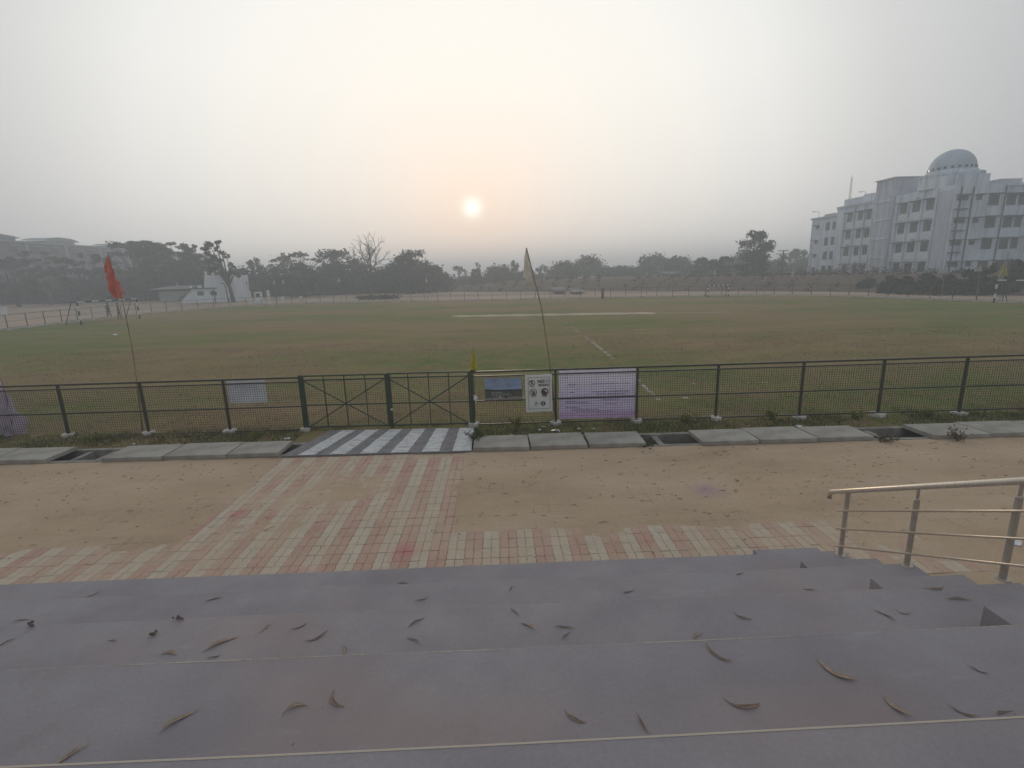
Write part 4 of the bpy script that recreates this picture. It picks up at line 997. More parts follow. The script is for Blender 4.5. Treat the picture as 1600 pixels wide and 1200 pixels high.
# memorial stone and white posts behind the fence
p = gy(405, 471, 84); mo = empty('memorial_stone', (p.x, 84, 0)); tag(mo, 'small white memorial stone with a dark plaque between white posts', 'memorial')
MB().box((-.85, -.4, -.03), (.85, .4, .32)).box((-.55, -.2, .32), (.55, .2, 1.75)).build('body', M['white'], mo); MB().box((-.32, -.23, .9), (.32, -.202, 1.5)).build('plaque', M['black'], mo)
for px, lab in ((391, 'white post left of the memorial stone'), (420.5, 'white post right of the memorial stone')):
    p = gy(px, 471, 80); o = MB().box((-.17, -.17, -.03), (.17, .17, 1.95)).add([(-.17, -.17, 1.95), (.17, -.17, 1.95), (.17, .17, 1.95), (-.17, .17, 1.95), (0, 0, 2.1)], [(0, 1, 4), (1, 2, 4), (2, 3, 4), (3, 0, 4)]).build('white_post', M['white'], loc=(p.x, 80, 0)); tag(o, lab, 'post')
p = gy(441.5, 468, 83); o = MB().box((-.2, -.15, -.03), (.2, .15, .75)).box((-.12, -.1, .75), (.12, .1, .9)).build('marker_stone', M['white'], loc=(p.x, 83, 0)); tag(o, 'short white marker stone before the dark domed tree', 'marker')
p = gy(470, 468, 86); o = MB().box((-.3, -.15, -.03), (.3, .15, .7)).box((-.2, -.1, .7), (.2, .1, .82)).build('marker_stone', M['footing'], loc=(p.x, 86, 0)); tag(o, 'short grey-white marker stone left of the bare tree', 'marker')
p = gy(357, 471, 88); rt = empty('lamp_post', (p.x, 88, 0)); tag(rt, 'dark lamp post with curved top before the white building', 'lamp post')
MB().tube([(0, 0, -.05), (-.1, 0, 2.6), (-.25, 0, 3.1), (-.5, 0, 3.25)], [.11, .08, .07, .06], 7).build('pole', M['black'], rt); MB().box((-.85, -.1, 3.15), (-.45, .1, 3.3)).build('lamp_head', M['black'], rt)
p = gy(337, 472, 88); o = MB().tube([(0, 0, -.05), (-.06, 0, 2.3)], [.1, .07], 6).box((-.35, -.1, 1.5), (-.02, .1, 2.0)).build('meter_post', M['black'], loc=(p.x, 88, 0)); tag(o, 'short dark post with a box before the white building', 'post')
o = MB().box((-.28, -.2, -.03), (.28, .2, .95)).box((-.33, -.25, .95), (.33, .25, 1.05)).build('white_block', M['white']); p = gz(2, 494); o.location = (p.x-1.0, p.y+1.5, 0); tag(o, 'white block beyond the fence at the left picture edge', 'block')

# wooden power pole and far sheds
p = gy(1221, 430, 92); pp = empty('power_pole', (p.x, 92, 1.9)); tag(pp, 'power pole with three cross arms left of the domed building', 'power pole')
ht = gy(1221, 391, 92).z-1.9
MB().tube([(0, 0, -.4), (0, 0, ht)], [.15, .10], 7).build('pole', M['black'], pp)
for z, wq in ((ht-.1, 1.9), (ht-.65, 2.6), (ht-1.4, 2.0)): MB().bar((-wq/2, 0, z), (wq/2, 0, z), .12).build('cross_arm', M['black'], pp)
MB().box((-.7, -.3, 1.6), (.6, .3, 2.4)).build('transformer', M['shade'], pp)
def shed(px0, px1, pytop, Yq, zb, label, roofc):
    a = gy(px0, pytop, Yq); b = gy(px1, pytop, Yq); rt = empty('far_shed', (a.x, Yq, zb)); tag(rt, label, 'shed')
    L_ = b.x-a.x; h = a.z-zb
    MB().box((0, 0, -.4), (L_, 4, h-.4)).build('wall', simple('far_shed_wall', (.16, .13, .12), (.12, .10, .09), 1), rt)
    MB().add([(-.4, -.5, h-.35), (L_+.4, -.5, h-.35), (L_+.4, 4.4, h+.1), (-.4, 4.4, h+.1), (-.4, -.5, h-.25), (L_+.4, -.5, h-.25), (L_+.4, 4.4, h+.2), (-.4, 4.4, h+.2)],
             [(0, 3, 2, 1), (4, 5, 6, 7), (0, 1, 5, 4), (1, 2, 6, 5), (2, 3, 7, 6), (3, 0, 4, 7)]).build('roof', roofc, rt)
rf1 = simple('pale_tin', (.17, .145, .13), (.13, .11, .10), 1)
shed(868, 882, 451.5, 84, 0, 'low far shed with pale roof right of the tall bamboo flag', rf1)
shed(897, 910, 453.5, 82, 0, 'smaller far shed with pale roof nearer the red post', rf1)
shed(1040, 1062, 426, 122, 2, 'far pale roof below the rounded lone tree', rf1)
p = gz(941.5, 466.5); o = MB().box((-.16, -.16, -.03), (.16, .16, 1.2)).lathe((0, 0, 1.2), [(.2, 0), (.2, .08), (.001, .16)], 8).build('red_post', simple('red_paint', (.20, .06, .05), (.14, .05, .045), 2), loc=(p.x, p.y, 0)); tag(o, 'short dark red post on the far fence line', 'post')

# ------------------------------------------------------------------ trees
def leafmat(name, c, c2):
    m, t, b = newmat(name); p = world_pos(t)
    base = cramp(t, noise(t, .9, 3, .6, p), [(.3, c2), (.7, c)]); t.links.new(base, b.inputs['Base Color']); b.inputs['Roughness'].default_value = .8
    b.inputs['Specular IOR Level'].default_value = .2; return m
LM = [leafmat('leaf_dark', (.050, .062, .030), (.030, .040, .020)), leafmat('leaf_mid', (.075, .090, .042), (.045, .058, .028)), leafmat('leaf_olive', (.095, .098, .055), (.060, .062, .035)),
      leafmat('leaf_brown', (.105, .085, .062), (.065, .052, .040))]
BARK = simple('bark', (.10, .085, .070), (.06, .050, .042), 4, .95); BARKP = simple('pale_bark', (.24, .22, .20), (.16, .145, .13), 3, .95)
def leaves(pts, size, seed, mat, name, parent, flat_=.0):
    r = np.random.RandomState(seed); n = len(pts); P = np.asarray(pts)
    a = r.normal(size=(n, 3)); a /= np.linalg.norm(a, axis=1)[:, None]
    b = r.normal(size=(n, 3)); b[:, 2] *= (1-flat_); b -= (b*a).sum(1)[:, None]*a; b /= np.linalg.norm(b, axis=1)[:, None]
    s = (size*r.uniform(.5, 1.4, n))[:, None]; k = r.uniform(.35, .7, n)[:, None]
    V = np.stack([P-a*s, P-b*s*k+a*s*.1, P+a*s, P+b*s*k+a*s*.1], 1).reshape(-1, 3)
    o = link(name, np_mesh(name, V, np.arange(4*n).reshape(n, 4), mat), parent); return o
def tree(name, label, px, top, hw, Yq, base_z=0.0, style='dense', leaf=0, seed=1, n=1800, size=.28, trunk=True, lean=0.0, bare=.35, group=None, bark=None, fill=1.0):
    r = random.Random(seed); nr_ = np.random.RandomState(seed)
    T = gy(px, top, Yq); h = T.z-base_z; hwm = hw/F_PX*(Vector((T.x, Yq, 0)).dot(FW))
    rt = empty(name, (T.x-lean, Yq, base_z)); tag(rt, label, 'tree' if name.endswith('tree') else 'bush', group)
    blobs = []
    if style == 'dense':
        for k in range(int(16*fill)):
            t = r.uniform(0, 6.283); u = r.random()**.5; zf = r.uniform(bare, .93)
            rad = math.sqrt(max(.06, 1-((zf-.55)/.5)**2)); x = math.cos(t)*u*hwm*.72*rad; y = math.sin(t)*u*hwm*.6*rad
            blobs.append((x, y, h*zf, hwm*r.uniform(.22, .38), h*r.uniform(.08, .14)))
        blobs.append((0, 0, h*.9, hwm*.3, h*.1))
    elif style == 'airy':
        for k in range(int(22*fill)):
            t = r.uniform(0, 6.283); u = r.random()**.5; zf = r.uniform(bare, .96); sp_ = .35+.65*math.sin(min(1, (zf-bare)/(1-bare))*2.4+.35)
            blobs.append((math.cos(t)*u*hwm*.9*sp_, math.sin(t)*u*hwm*.6*sp_, h*zf, hwm*r.uniform(.12, .24), h*r.uniform(.03, .06)))
        blobs.append((hwm*.1, 0, h*.965, hwm*.16, h*.035))
    elif style == 'umbrella':
        for k in range(int(26*fill)):
            t = r.uniform(0, 6.283); u = r.random()**.5; blobs.append((math.cos(t)*u*hwm*.9, math.sin(t)*u*hwm*.6, h*(.96-.28*u*u-r.uniform(0, .10)), hwm*r.uniform(.09, .17), h*.03))
    elif style == 'bush':
        for k in range(int(14*fill)):
            t = r.uniform(0, 6.283); u = r.random()**.5; zf = r.uniform(.15, .85)*(1-.35*u)
            blobs.append((math.cos(t)*u*hwm*.8, math.sin(t)*u*hwm*.5, h*zf, hwm*r.uniform(.2, .36), h*r.uniform(.12, .2)))
        blobs.append((0, 0, h*.82, hwm*.3, h*.15))
    pts = []; wts = np.array([b[3]*b[3] for b in blobs]); wts /= wts.sum(); cnt = np.maximum(8, (wts*n)).astype(int)
    for (bx_, by_, bz_, br_, bh_), c_ in zip(blobs, cnt):
        dv = nr_.normal(size=(c_, 3)); dv /= np.linalg.norm(dv, axis=1)[:, None]; rr_ = nr_.uniform(.45, 1.08, c_)[:, None]**.6
        # ragged clump: leaves gather in twig-size knots
        kn = nr_.normal(size=(max(3, c_//14), 3)); kn /= np.linalg.norm(kn, axis=1)[:, None]; pick = nr_.randint(0, len(kn), c_)
        dv = .45*dv*rr_+.62*kn[pick]*rr_
        pts.append(np.stack([bx_+dv[:, 0]*br_, by_+dv[:, 1]*br_, bz_+dv[:, 2]*bh_*1.25], 1))
    P = np.concatenate(pts); P = P[(P[:, 2] > .1) & (P[:, 2] < h*1.02)]
    P[:, 0] += lean*(P[:, 2]/h)
    leaves(P, size, seed+5, LM[leaf], 'crown', rt)
    if trunk:
        tr = h*.022+.08; m = MB(); fork = h*max(.22, bare*.7)
        m.tube([(0, 0, -.3), (lean*.1+r.uniform(-.1, .1), 0, fork*.5), (lean*.25, 0, fork)], [tr*1.3, tr, tr*.85], 8)
        for b in blobs:
            if style in ('bush',): break
            e = Vector((b[0]+lean*b[2]/h, b[1], b[2])); s_ = Vector((lean*.25, 0, fork*r.uniform(.75, 1.0))); mid = s_.lerp(e, .5)+Vector((r.uniform(-.2, .2), r.uniform(-.2, .2), h*.05))
            m.tube([s_, mid, e], [tr*.55, tr*.32, tr*.08], 5, False)
        m.build('trunk', bark or BARK, rt, smooth=True)
    return rt
def bare_tree(name, label, px, top, basepy, hw, Yq, seed, depth=6, leafy=0, base_z=0):
    r = random.Random(seed); T = gy(px, top, Yq); h = T.z-base_z; hwm = hw/F_PX*Yq
    rt = empty(name, (T.x, Yq, base_z)); tag(rt, label, 'tree'); m = MB(); tips = []
    from mathutils import Quaternion
    def grow(p, d_, l, rad, k):
        q = p+d_*l*.5+Vector((r.uniform(-.1, .1), r.uniform(-.1, .1), r.uniform(-.05, .08)))*l*.6; e = q+(d_+Vector((r.uniform(-.2, .2), r.uniform(-.2, .2), .05))).normalized()*l*.5
        m.tube([p, q, e], [rad, rad*.84, rad*.7], 7 if k > 4 else 4, False)
        if k == 0: tips.append(e); return
        nb = 3 if r.random() < .75 else 2; az = r.uniform(0, 6.283)
        for i in range(nb):
            ax = d_.orthogonal().normalized(); ax.rotate(Quaternion(d_, az+i*6.283/nb+r.uniform(-.4, .4)))
            nd = d_.copy(); nd.rotate(Quaternion(ax, R(r.uniform(18, 48)))); nd = (nd+Vector((0, 0, .10))).normalized()
            grow(e if i else q.lerp(e, .85), nd, l*r.uniform(.66, .90), max(.035, rad*r.uniform(.55, .70)), k-1)
    grow(Vector((0, 0, -.2)), Vector((.03, 0, 1)).normalized(), h*.27, h*.030, depth)
    zs = max(v[2] for v in m.v); xs_ = max(abs(v[0]) for v in m.v); s_ = h/zs; sx = hwm/xs_
    m.v = [(x*sx, y*sx, z*s_) for x, y, z in m.v]
    m.build('trunk', BARK, rt)
    if leafy:
        P = np.array([(t.x*sx, t.y*sx, t.z*s_) for t in tips]); P = P[np.random.RandomState(seed).randint(0, len(P), leafy)]+np.random.RandomState(seed+1).normal(size=(leafy, 3))*.16
        leaves(P, .13, seed, LM[3], 'crown', rt)
GL = 'trees beyond the left side of the field'; GR = 'trees on the far side of the field'
tree('broad_tree', 'brownish broad tree at the left picture edge beyond the fence', 12, 402, 48, 96, style='airy', leaf=3, seed=1, n=3600, bare=.2, group=GL, fill=1.7)
tree('broad_tree', 'grey leafy tree with pale trunk below the nearest vaulted roof', 62, 392, 52, 104, style='airy', leaf=2, seed=2, n=2400, bare=.25, group=GL, bark=BARKP, fill=1.5)
tree('broad_tree', 'tree before the second vaulted roof, left of the red flag', 122, 396, 46, 108, style='airy', leaf=0, seed=3, n=2300, bare=.2, group=GL, fill=1.4)
tree('tall_tree', 'tall dark tree behind the red flag', 205, 375, 58, 108, style='airy', leaf=0, seed=4, n=6500, bare=.15, group=GL, fill=3.0)
tree('tall_tree', 'tall dark spreading tree right of the red flag', 262, 378, 52, 110, style='airy', leaf=0, seed=5, n=6500, bare=.15, group=GL, fill=3.0)
tree('tall_tree', 'dark tree just left of the white building', 300, 382, 40, 106, style='airy', leaf=0, seed=45, n=4600, bare=.15, group=GL, fill=2.6)
tree('leaning_tree', 'slender open tree leaning over the white building', 336, 375, 32, 90, style='airy', leaf=1, seed=6, n=1500, bare=.42, group=GL, lean=-1.6, size=.24)
tree('dense_tree', 'dense tree just right of the white building', 376, 418, 24, 112, leaf=0, seed=7, n=1500, bare=.1, group=GL)
tree('dense_tree', 'small pointed tree above the memorial stone', 400, 402, 21, 114, leaf=1, seed=8, n=1500, bare=.1, group=GL)
tree('dense_tree', 'low dark tree behind the memorial stone', 425, 418, 20, 113, leaf=0, seed=28, n=1300, bare=.05, group=GL)
tree('spreading_tree', 'thin-leaved umbrella tree left of the bare tree', 462, 391, 52, 112, style='umbrella', leaf=3, seed=9, n=1500, bare=.4, size=.2, group=GL, fill=1.5)
tree('domed_tree', 'dark domed tree under the umbrella-shaped tree', 466, 411, 40, 104, leaf=0, seed=10, n=2600, bare=.08, group=GL, fill=1.5)
tree('dense_tree', 'tall dense tree just left of the bare tree', 516, 390, 36, 112, leaf=1, seed=11, n=3000, bare=.1, group=GL, fill=1.6)
tree('dense_tree', 'lower dense tree behind the bare tree trunk', 556, 415, 28, 116, leaf=1, seed=31, n=1500, bare=.05, group=GL)
bare_tree('bare_tree', 'tall leafless tree with many fine branches', 571, 363, 461, 35, 100, 17, 5, 0)
tree('round_tree', 'large rounded tree right of the bare tree', 632, 391, 42, 108, leaf=1, seed=12, n=3600, bare=.08, group=GL, fill=1.7)
tree('dense_tree', 'lower tree sloping off the rounded tree', 668, 412, 24, 110, leaf=1, seed=13, n=1600, bare=.05, group=GL)
tree('dense_tree', 'small tree right of the rounded tree', 688, 417, 16, 118, leaf=1, seed=14, n=1000, bare=.05, group=GR)
tree('dense_tree', 'hazy pale tree below and left of the sun', 716, 413, 15, 150, leaf=2, seed=15, n=900, bare=.05, group=GR)
tree('dense_tree', 'low tree under the sun', 740, 418, 16, 130, leaf=1, seed=16, n=900, bare=.05, group=GR)
tree('slim_tree', 'thin-topped tree just right of the sun', 746, 410, 7, 150, style='airy', leaf=2, seed=36, n=350, bare=.4, group=GR)
tree('dense_tree', 'low tree left of the bamboo flag', 776, 416, 20, 140, leaf=1, seed=37, n=1000, bare=.05, group=GR)
tree('dense_tree', 'tree just left of the tall bamboo flag', 802, 408, 16, 138, leaf=1, seed=18, n=1200, bare=.05, group=GR)
tree('dense_tree', 'flat-topped small tree right of the tall bamboo flag', 846, 413, 13, 140, leaf=1, seed=19, n=900, bare=.05, group=GR)
tree('slim_tree', 'ragged tree standing above the low far wood', 884, 406, 11, 140, style='airy', leaf=1, seed=20, n=700, bare=.3, group=GR)
tree('slim_tree', 'small pointed tree beside the ragged one in the far wood', 903, 412, 4, 140, leaf=0, seed=21, n=350, bare=.2, group=GR)
tree('slim_tree', 'slim lone tree with a round airy crown above the far wood', 1007, 398, 10, 136, base_z=2, style='airy', leaf=1, seed=22, n=900, bare=.4, group=GR)
tree('dense_tree', 'rounded lone tree right of the slim one', 1054, 399, 12, 134, base_z=2, leaf=0, seed=23, n=1300, bare=.15, group=GR)
tree('dense_tree', 'bushy tree left of the tallest tree', 1095, 403, 22, 112, base_z=2, leaf=1, seed=24, n=1700, bare=.05, group=GR)
tree('dense_tree', 'second bushy tree left of the tallest tree', 1132, 401, 26, 108, base_z=2, leaf=0, seed=25, n=2000, bare=.05, group=GR)
tree('tallest_tree', 'tallest tree with two-lobed crown left of the domed building', 1182, 362, 34, 100, base_z=2, style='dense', leaf=0, seed=26, n=3800, bare=.40, group=GR, fill=1.5, size=.24)
tree('dense_tree', 'dark undergrowth tree at the foot of the tallest tree', 1176, 404, 36, 97, base_z=1.8, leaf=0, seed=27, n=2600, bare=.03, group=GR, fill=1.4)
tree('dense_tree', 'hazy tree just left of the domed building', 1247, 389, 17, 140, base_z=2, leaf=1, seed=29, n=1400, bare=.1, group=GR)
tree('dense_tree', 'low hazy tree behind the power pole', 1222, 398, 15, 145, base_z=2, leaf=1, seed=30, n=900, bare=.05, group=GR)
GB = 'dark bushes at the foot of the domed building'
for px, top, hw, Yq, sd, lab in ((1330, 438, 20, 70, 49, 'low bush under the left windows of the domed building'), (1360, 436, 22, 66, 57, 'low bush under the tower of the domed building'), (1392, 430, 22, 60, 50, 'dark bush below the first window column right of the tower'), (1420, 431, 22, 58, 51, 'dark bush below the middle window column right of the tower'), (1448, 427, 26, 56, 52, 'dark bush below the blank wall of the domed building'),
        (1482, 428, 28, 54, 53, 'dark bush at the corner of the domed building'), (1516, 420, 30, 53, 54, 'dark bush right of the corner of the domed building'), (1552, 412, 30, 52, 55, 'taller dark bush left of the yellow flag'),
        (1592, 405, 32, 52, 56, 'taller dark bush at the right picture edge')):
    tree('dark_bush', lab, px, top, hw, Yq, base_z=.0, style='bush', leaf=0, seed=sd, n=2700, size=.24, trunk=True, group=GB, fill=1.5)
# low far wood that reads as one mass
r_ = np.random.RandomState(60); pts = []
for i in range(2000):
    px = 672+r_.rand()*590; Yq = 128+r_.rand()*52
    ht_ = (3.0+1.9*math.sin(px*.05)+1.2*math.sin(px*.13+1)+r_.rand()*1.3); ht_ = max(2.2, ht_)*.9
    x = gy(px, 425, Yq).x; zb = 2.0 if px > 860 else 0.0
    k = 26; pts.append(np.stack([x+r_.normal(size=k)*1.1, Yq+r_.normal(size=k)*.8, zb+np.abs(r_.rand(k))**.8*ht_], 1))
tag(leaves(np.concatenate(pts), .34, 61, LM[1], 'far_wood', None), 'low hazy wood along the horizon beyond the bank', kind='stuff')
pts = []
for i in range(1300):
    px = -60+r_.rand()*730; Yq = 118+r_.rand()*10; x = gy(px, 440, Yq).x; k = 24
    pts.append(np.stack([x+r_.normal(size=k)*1.3, Yq+r_.normal(size=k)*.8, r_.rand(k)*(3.6+1.5*math.sin(px*.07))], 1))
tag(leaves(np.concatenate(pts), .45, 62, LM[0], 'undergrowth', None), 'dark undergrowth below the left trees', kind='stuff')
pts = []
for i in range(1500):
    px = -80+r_.rand()*395; Yq = 109+r_.rand()*8; x = gy(px, 440, Yq).x; k = 20
    hh = 5.2+2.2*math.sin(px*.045+1)+1.2*math.sin(px*.11); hh *= .55 if px < 165 else 1.0; zc = r_.rand()*hh
    pts.append(np.stack([x+r_.normal(size=k)*1.0, Yq+r_.normal(size=k)*.8, np.maximum(.1, zc+r_.normal(size=k)*.45)], 1))
for i in range(900):
    px = 372+r_.rand()*330; Yq = 113+r_.rand()*8; x = gy(px, 440, Yq).x; k = 18
    hh = 6.0+1.2*math.sin(px*.06)+.9*math.sin(px*.17+1)-max(0, (px-640)/30)*1.2; zc = r_.rand()*max(hh, 2.2)
    pts.append(np.stack([x+r_.normal(size=k)*.9, Yq+r_.normal(size=k)*.8, np.maximum(.1, zc+r_.normal(size=k)*.45)], 1))
tag(leaves(np.concatenate(pts), .34, 64, LM[0], 'thicket', None), 'dark tangled thicket between the left tree trunks', kind='stuff')
pts = []
for i in range(2600):
    p = BK[r_.randint(8, len(BK)-4)]; a_ = r_.rand()*34; k = r_.randint(3, 12); dirv = Vector((.75, .66, 0)) if p.x > 20 else Vector((.2, .98, 0))
    c_ = p+dirv*a_; zb = min(2.0, a_*.24); sz = r_.rand()**2*.9+.15
    pts.append(np.stack([c_.x+r_.normal(size=k)*.5*sz, c_.y+r_.normal(size=k)*.5*sz, zb+r_.rand(k)*sz*1.3], 1))
tag(leaves(np.concatenate(pts), .16, 66, LM[3], 'bank_scrub', None), 'dry scrub and weeds scattered over the earth bank', kind='stuff')
pts = []
for i in range(260):
    px = 560+r_.rand()*60; Yq = 82+r_.rand()*5; x = gy(px, 460, Yq).x; k = 5
    pts.append(np.stack([x+r_.normal(size=k)*.4, Yq+r_.normal(size=k)*.3, r_.rand(k)*.6], 1))
tag(leaves(np.concatenate(pts), .14, 63, LM[3], 'low_scrub', None), 'low dry scrub round the foot of the bare tree', kind='stuff')

# ------------------------------------------------------------------ two people walking beyond the left goal
def person(px, py, h, label, cloth_, face, seed):
    p = gz(px, py); rt_name = 'person'; me = bpy.data.meshes.new('person'); s = h/1.7; st = .16
    J = [(0, 0, .93), (0, 0, 1.15), (0, 0, 1.38), (0, 0, 1.47), (0, .01, 1.56), (0, .015, 1.66),
         (.17, 0, 1.38), (.22, -.03, 1.10), (.21, .07, .86), (-.17, 0, 1.38), (-.22, .04, 1.10), (-.21, -.05, .86),
         (.09, 0, .88), (.10, st*.5, .48), (.10, st*.6, .07), (.10, st*.6+.16, .03), (-.09, 0, .88), (-.10, -st*.3, .48), (-.10, -st, .09), (-.10, -st+.15, .03)]
    E_ = [(0, 1), (1, 2), (2, 3), (3, 4), (4, 5), (2, 6), (6, 7), (7, 8), (2, 9), (9, 10), (10, 11), (0, 12), (12, 13), (13, 14), (14, 15), (0, 16), (16, 17), (17, 18), (18, 19)]
    Rd = [.15, .14, .15, .06, .095, .085, .065, .048, .036, .065, .048, .036, .095, .065, .045, .035, .095, .065, .045, .035]
    me.from_pydata([(x*s, y*s, z*s) for x, y, z in J], E_, []); o = link(rt_name, me); o.location = (p.x, p.y, 0); o.rotation_euler.z = face
    md = o.modifiers.new('skin', 'SKIN'); lay = me.skin_vertices[0].data
    for k, v in enumerate(lay): v.radius = (Rd[k]*s*1.05, Rd[k]*s*.85); v.use_root = (k == 0)
    o.modifiers.new('sub', 'SUBSURF').levels = 1
    m_, t_, b_ = newmat('clothes_%d' % seed); tcn = t_.nodes.new('ShaderNodeTexCoord'); sp = t_.nodes.new('ShaderNodeSeparateXYZ'); t_.links.new(tcn.outputs['Object'], sp.inputs[0])
    n_ = t_.nodes.new('ShaderNodeMapRange'); n_.inputs[2].default_value = h; t_.links.new(sp.outputs['Z'], n_.inputs[0])
    cr = cramp(t_, n_.outputs[0], [(0, (.03, .025, .02)), (.04, cloth_[1]), (.53, cloth_[1]), (.54, cloth_[0]), (.83, cloth_[0]), (.84, (.20, .12, .08)), (.93, (.20, .12, .08)), (.95, (.015, .013, .012))])
    t_.nodes[cr.node.name].color_ramp.interpolation = 'CONSTANT'
    t_.links.new(cr, b_.inputs['Base Color']); b_.inputs['Roughness'].default_value = .9; me.materials.append(m_)
    hm = MB().lathe((0, .0, 1.60*s), [(.001, .135*s), (.06*s, .12*s), (.10*s, .07*s), (.105*s, .0), (.09*s, -.06*s)], 12); hm.build('hair', M['black'], o)
    tag(o, label, 'person', 'people walking beyond the left fence'); return o
person(171.5, 495, 1.62, 'person in dark clothes walking beyond the left goal', ((.03, .032, .04), (.045, .045, .055)), 2.6, 1)
person(187.5, 498, 1.66, 'person in brown clothes walking beside the bamboo pole beyond the goal', ((.07, .052, .042), (.05, .042, .038)), 2.3, 2)

# ------------------------------------------------------------------ weeds and grass along the fence
def blades(n, xr, yfun, hr_, seed, c, c2, name, label, wid=.006, dens=None):
    r = np.random.RandomState(seed); x = r.uniform(xr[0], xr[1], n); y = yfun(x, r.rand(n), r)
    keep = np.ones(n, bool)
    if dens is not None: keep = r.rand(n) < dens(x, y)
    keep &= ~((x > -4.75) & (x < -.6) & (y < 11.62))
    x, y = x[keep], y[keep]; n = len(x); h = r.uniform(hr_[0], hr_[1], n); a = r.uniform(0, 6.283, n); lean = r.normal(size=(n, 2))*h[:, None]*.45; wd = wid*r.uniform(.6, 1.4, n)
    dx, dy = np.cos(a)*wd, np.sin(a)*wd
    V = np.stack([np.stack([x-dx, y-dy, np.zeros(n)], 1), np.stack([x+dx, y+dy, np.zeros(n)], 1), np.stack([x+lean[:, 0], y+lean[:, 1], h], 1)], 1).reshape(-1, 3)
    o = link(name, np_mesh(name, V, np.arange(3*n).reshape(n, 3), leafmat(name+'_leaf', c, c2))); tag(o, label, 'grass', kind='stuff'); return o
nz1, nz2 = vn(31), vn(32)
dn = lambda x, y: np.clip((nz1(x*1.3+40, y*1.3+5)*.7+nz2(x*4+80, y*4)*.5-.32)*2.2, .04, 1)
blades(30000, (-14, 14), lambda x, u, r: 10.64-.0235*x+u*1.15, (.02, .10), 3, (.105, .125, .045), (.060, .080, .028), 'verge_grass', 'short green weeds between the drain slabs and the fence', dens=dn)
blades(9000, (-14, 14), lambda x, u, r: 10.62-.0235*x+u*.9, (.02, .08), 4, (.22, .175, .10), (.15, .12, .07), 'dry_verge_grass', 'dry straw-coloured grass between the drain slabs and the fence')
blades(110000, (-26, 26), lambda x, u, r: 11.5+(u**1.5)*16, (.015, .06), 5, (.175, .150, .075), (.12, .11, .05), 'field_grass', 'short sparse grass on the near part of the field', wid=.007, dens=dn)
def weed(px, py, h, spread, label, col, seed, stalks=26, yq=None):
    p = gz(px, py); r = random.Random(seed); m = MB(); lf = []
    rt = empty('weed', (p.x, p.y, 0)); tag(rt, label, 'plant', 'weeds along the foot of the fence')
    for k in range(stalks):
        a = r.uniform(0, 6.283); l = h*r.uniform(.5, 1.0); e = Vector((math.cos(a)*spread*r.uniform(.2, 1), math.sin(a)*spread*r.uniform(.2, 1), l))
        m.tube([(0, 0, 0), e*.5+Vector((0, 0, l*.1)), e], [.004, .003, .0015], 4, False)
        for q in range(9): t = r.uniform(.35, 1.02); lf.append(tuple(e*t+Vector((r.gauss(0, .025), r.gauss(0, .025), r.gauss(0, .02)))))
    m.build('stalks', simple('weed_stalk', (.10, .10, .04), (.07, .07, .03), 5), rt)
    leaves(np.array(lf), .024, seed, col, 'leaves', rt)
yg = leafmat('weed_yellow_green', (.20, .215, .045), (.12, .145, .035)); gr = leafmat('weed_green', (.085, .115, .035), (.05, .075, .025)); dr_ = leafmat('weed_dry', (.17, .13, .08), (.10, .075, .05))
weed(805, 671, .30, .22, 'yellow-green bushy weed before the fence under the landscape notice', yg, 1, 34)
weed(1072, 660, .20, .16, 'small yellow-green weed right of the purple banner', yg, 2)
weed(1205, 656, .26, .20, 'yellow-green weed at the mesh between two posts right of the banner', yg, 3)
weed(1337, 655, .20, .18, 'low yellowish weed near the right-hand fence posts', yg, 4)
weed(1450, 652, .22, .18, 'yellow-green weed left of the rightmost fence foot', yg, 5)
weed(745, 690, .26, .30, 'green weeds spilling over the right corner of the zebra-painted deck', gr, 6, 46)
weed(150, 688, .18, .30, 'yellowish low weed between the leftmost fence feet', yg, 7)
weed(402, 684, .16, .22, 'small yellow weed left of the left gate post', yg, 8)
weed(1496, 690, .34, .22, 'dry branching weed standing in front of a right-hand drain slab', dr_, 9, 16)
weed(1385, 690, .10, .30, 'low dark weed patch at the right-hand drain gap', dr_, 10, 20)
weed(1010, 697, .08, .30, 'low weed patch at the corner of the slab below the purple banner', gr, 11, 20)

# ------------------------------------------------------------------ litter and fallen leaves
def scrap(px, py, s, label, mat, seed, z=0.0, nm='paper_scrap', cat='litter'):
    r = random.Random(seed); p = gz(px, py, z); m = MB(); n = 7
    ctr = (0, 0, s*.35); rim = [(math.cos(6.283*k/n)*s*r.uniform(.6, 1.2), math.sin(6.283*k/n)*s*r.uniform(.5, 1.1), s*r.uniform(0, .45)) for k in range(n)]
    lo = [(x*.8, y*.8, .0) for x, y, _ in rim]
    m.add([ctr]+rim+lo, [(0, 1+k, 1+(k+1) % n) for k in range(n)]+[(1+k, 8+k, 8+(k+1) % n, 1+(k+1) % n) for k in range(n)])
    o = m.build(nm, mat, loc=(p.x, p.y, z)); tag(o, label, cat, 'litter lying about'); return o
foil = simple('foil', (.55, .56, .58), (.42, .43, .45), 14, .35, .5)
scrap(868, 674, .13, 'crumpled silver foil packet at the fence foot left of the purple banner', foil, 1, 0, 'foil_packet')
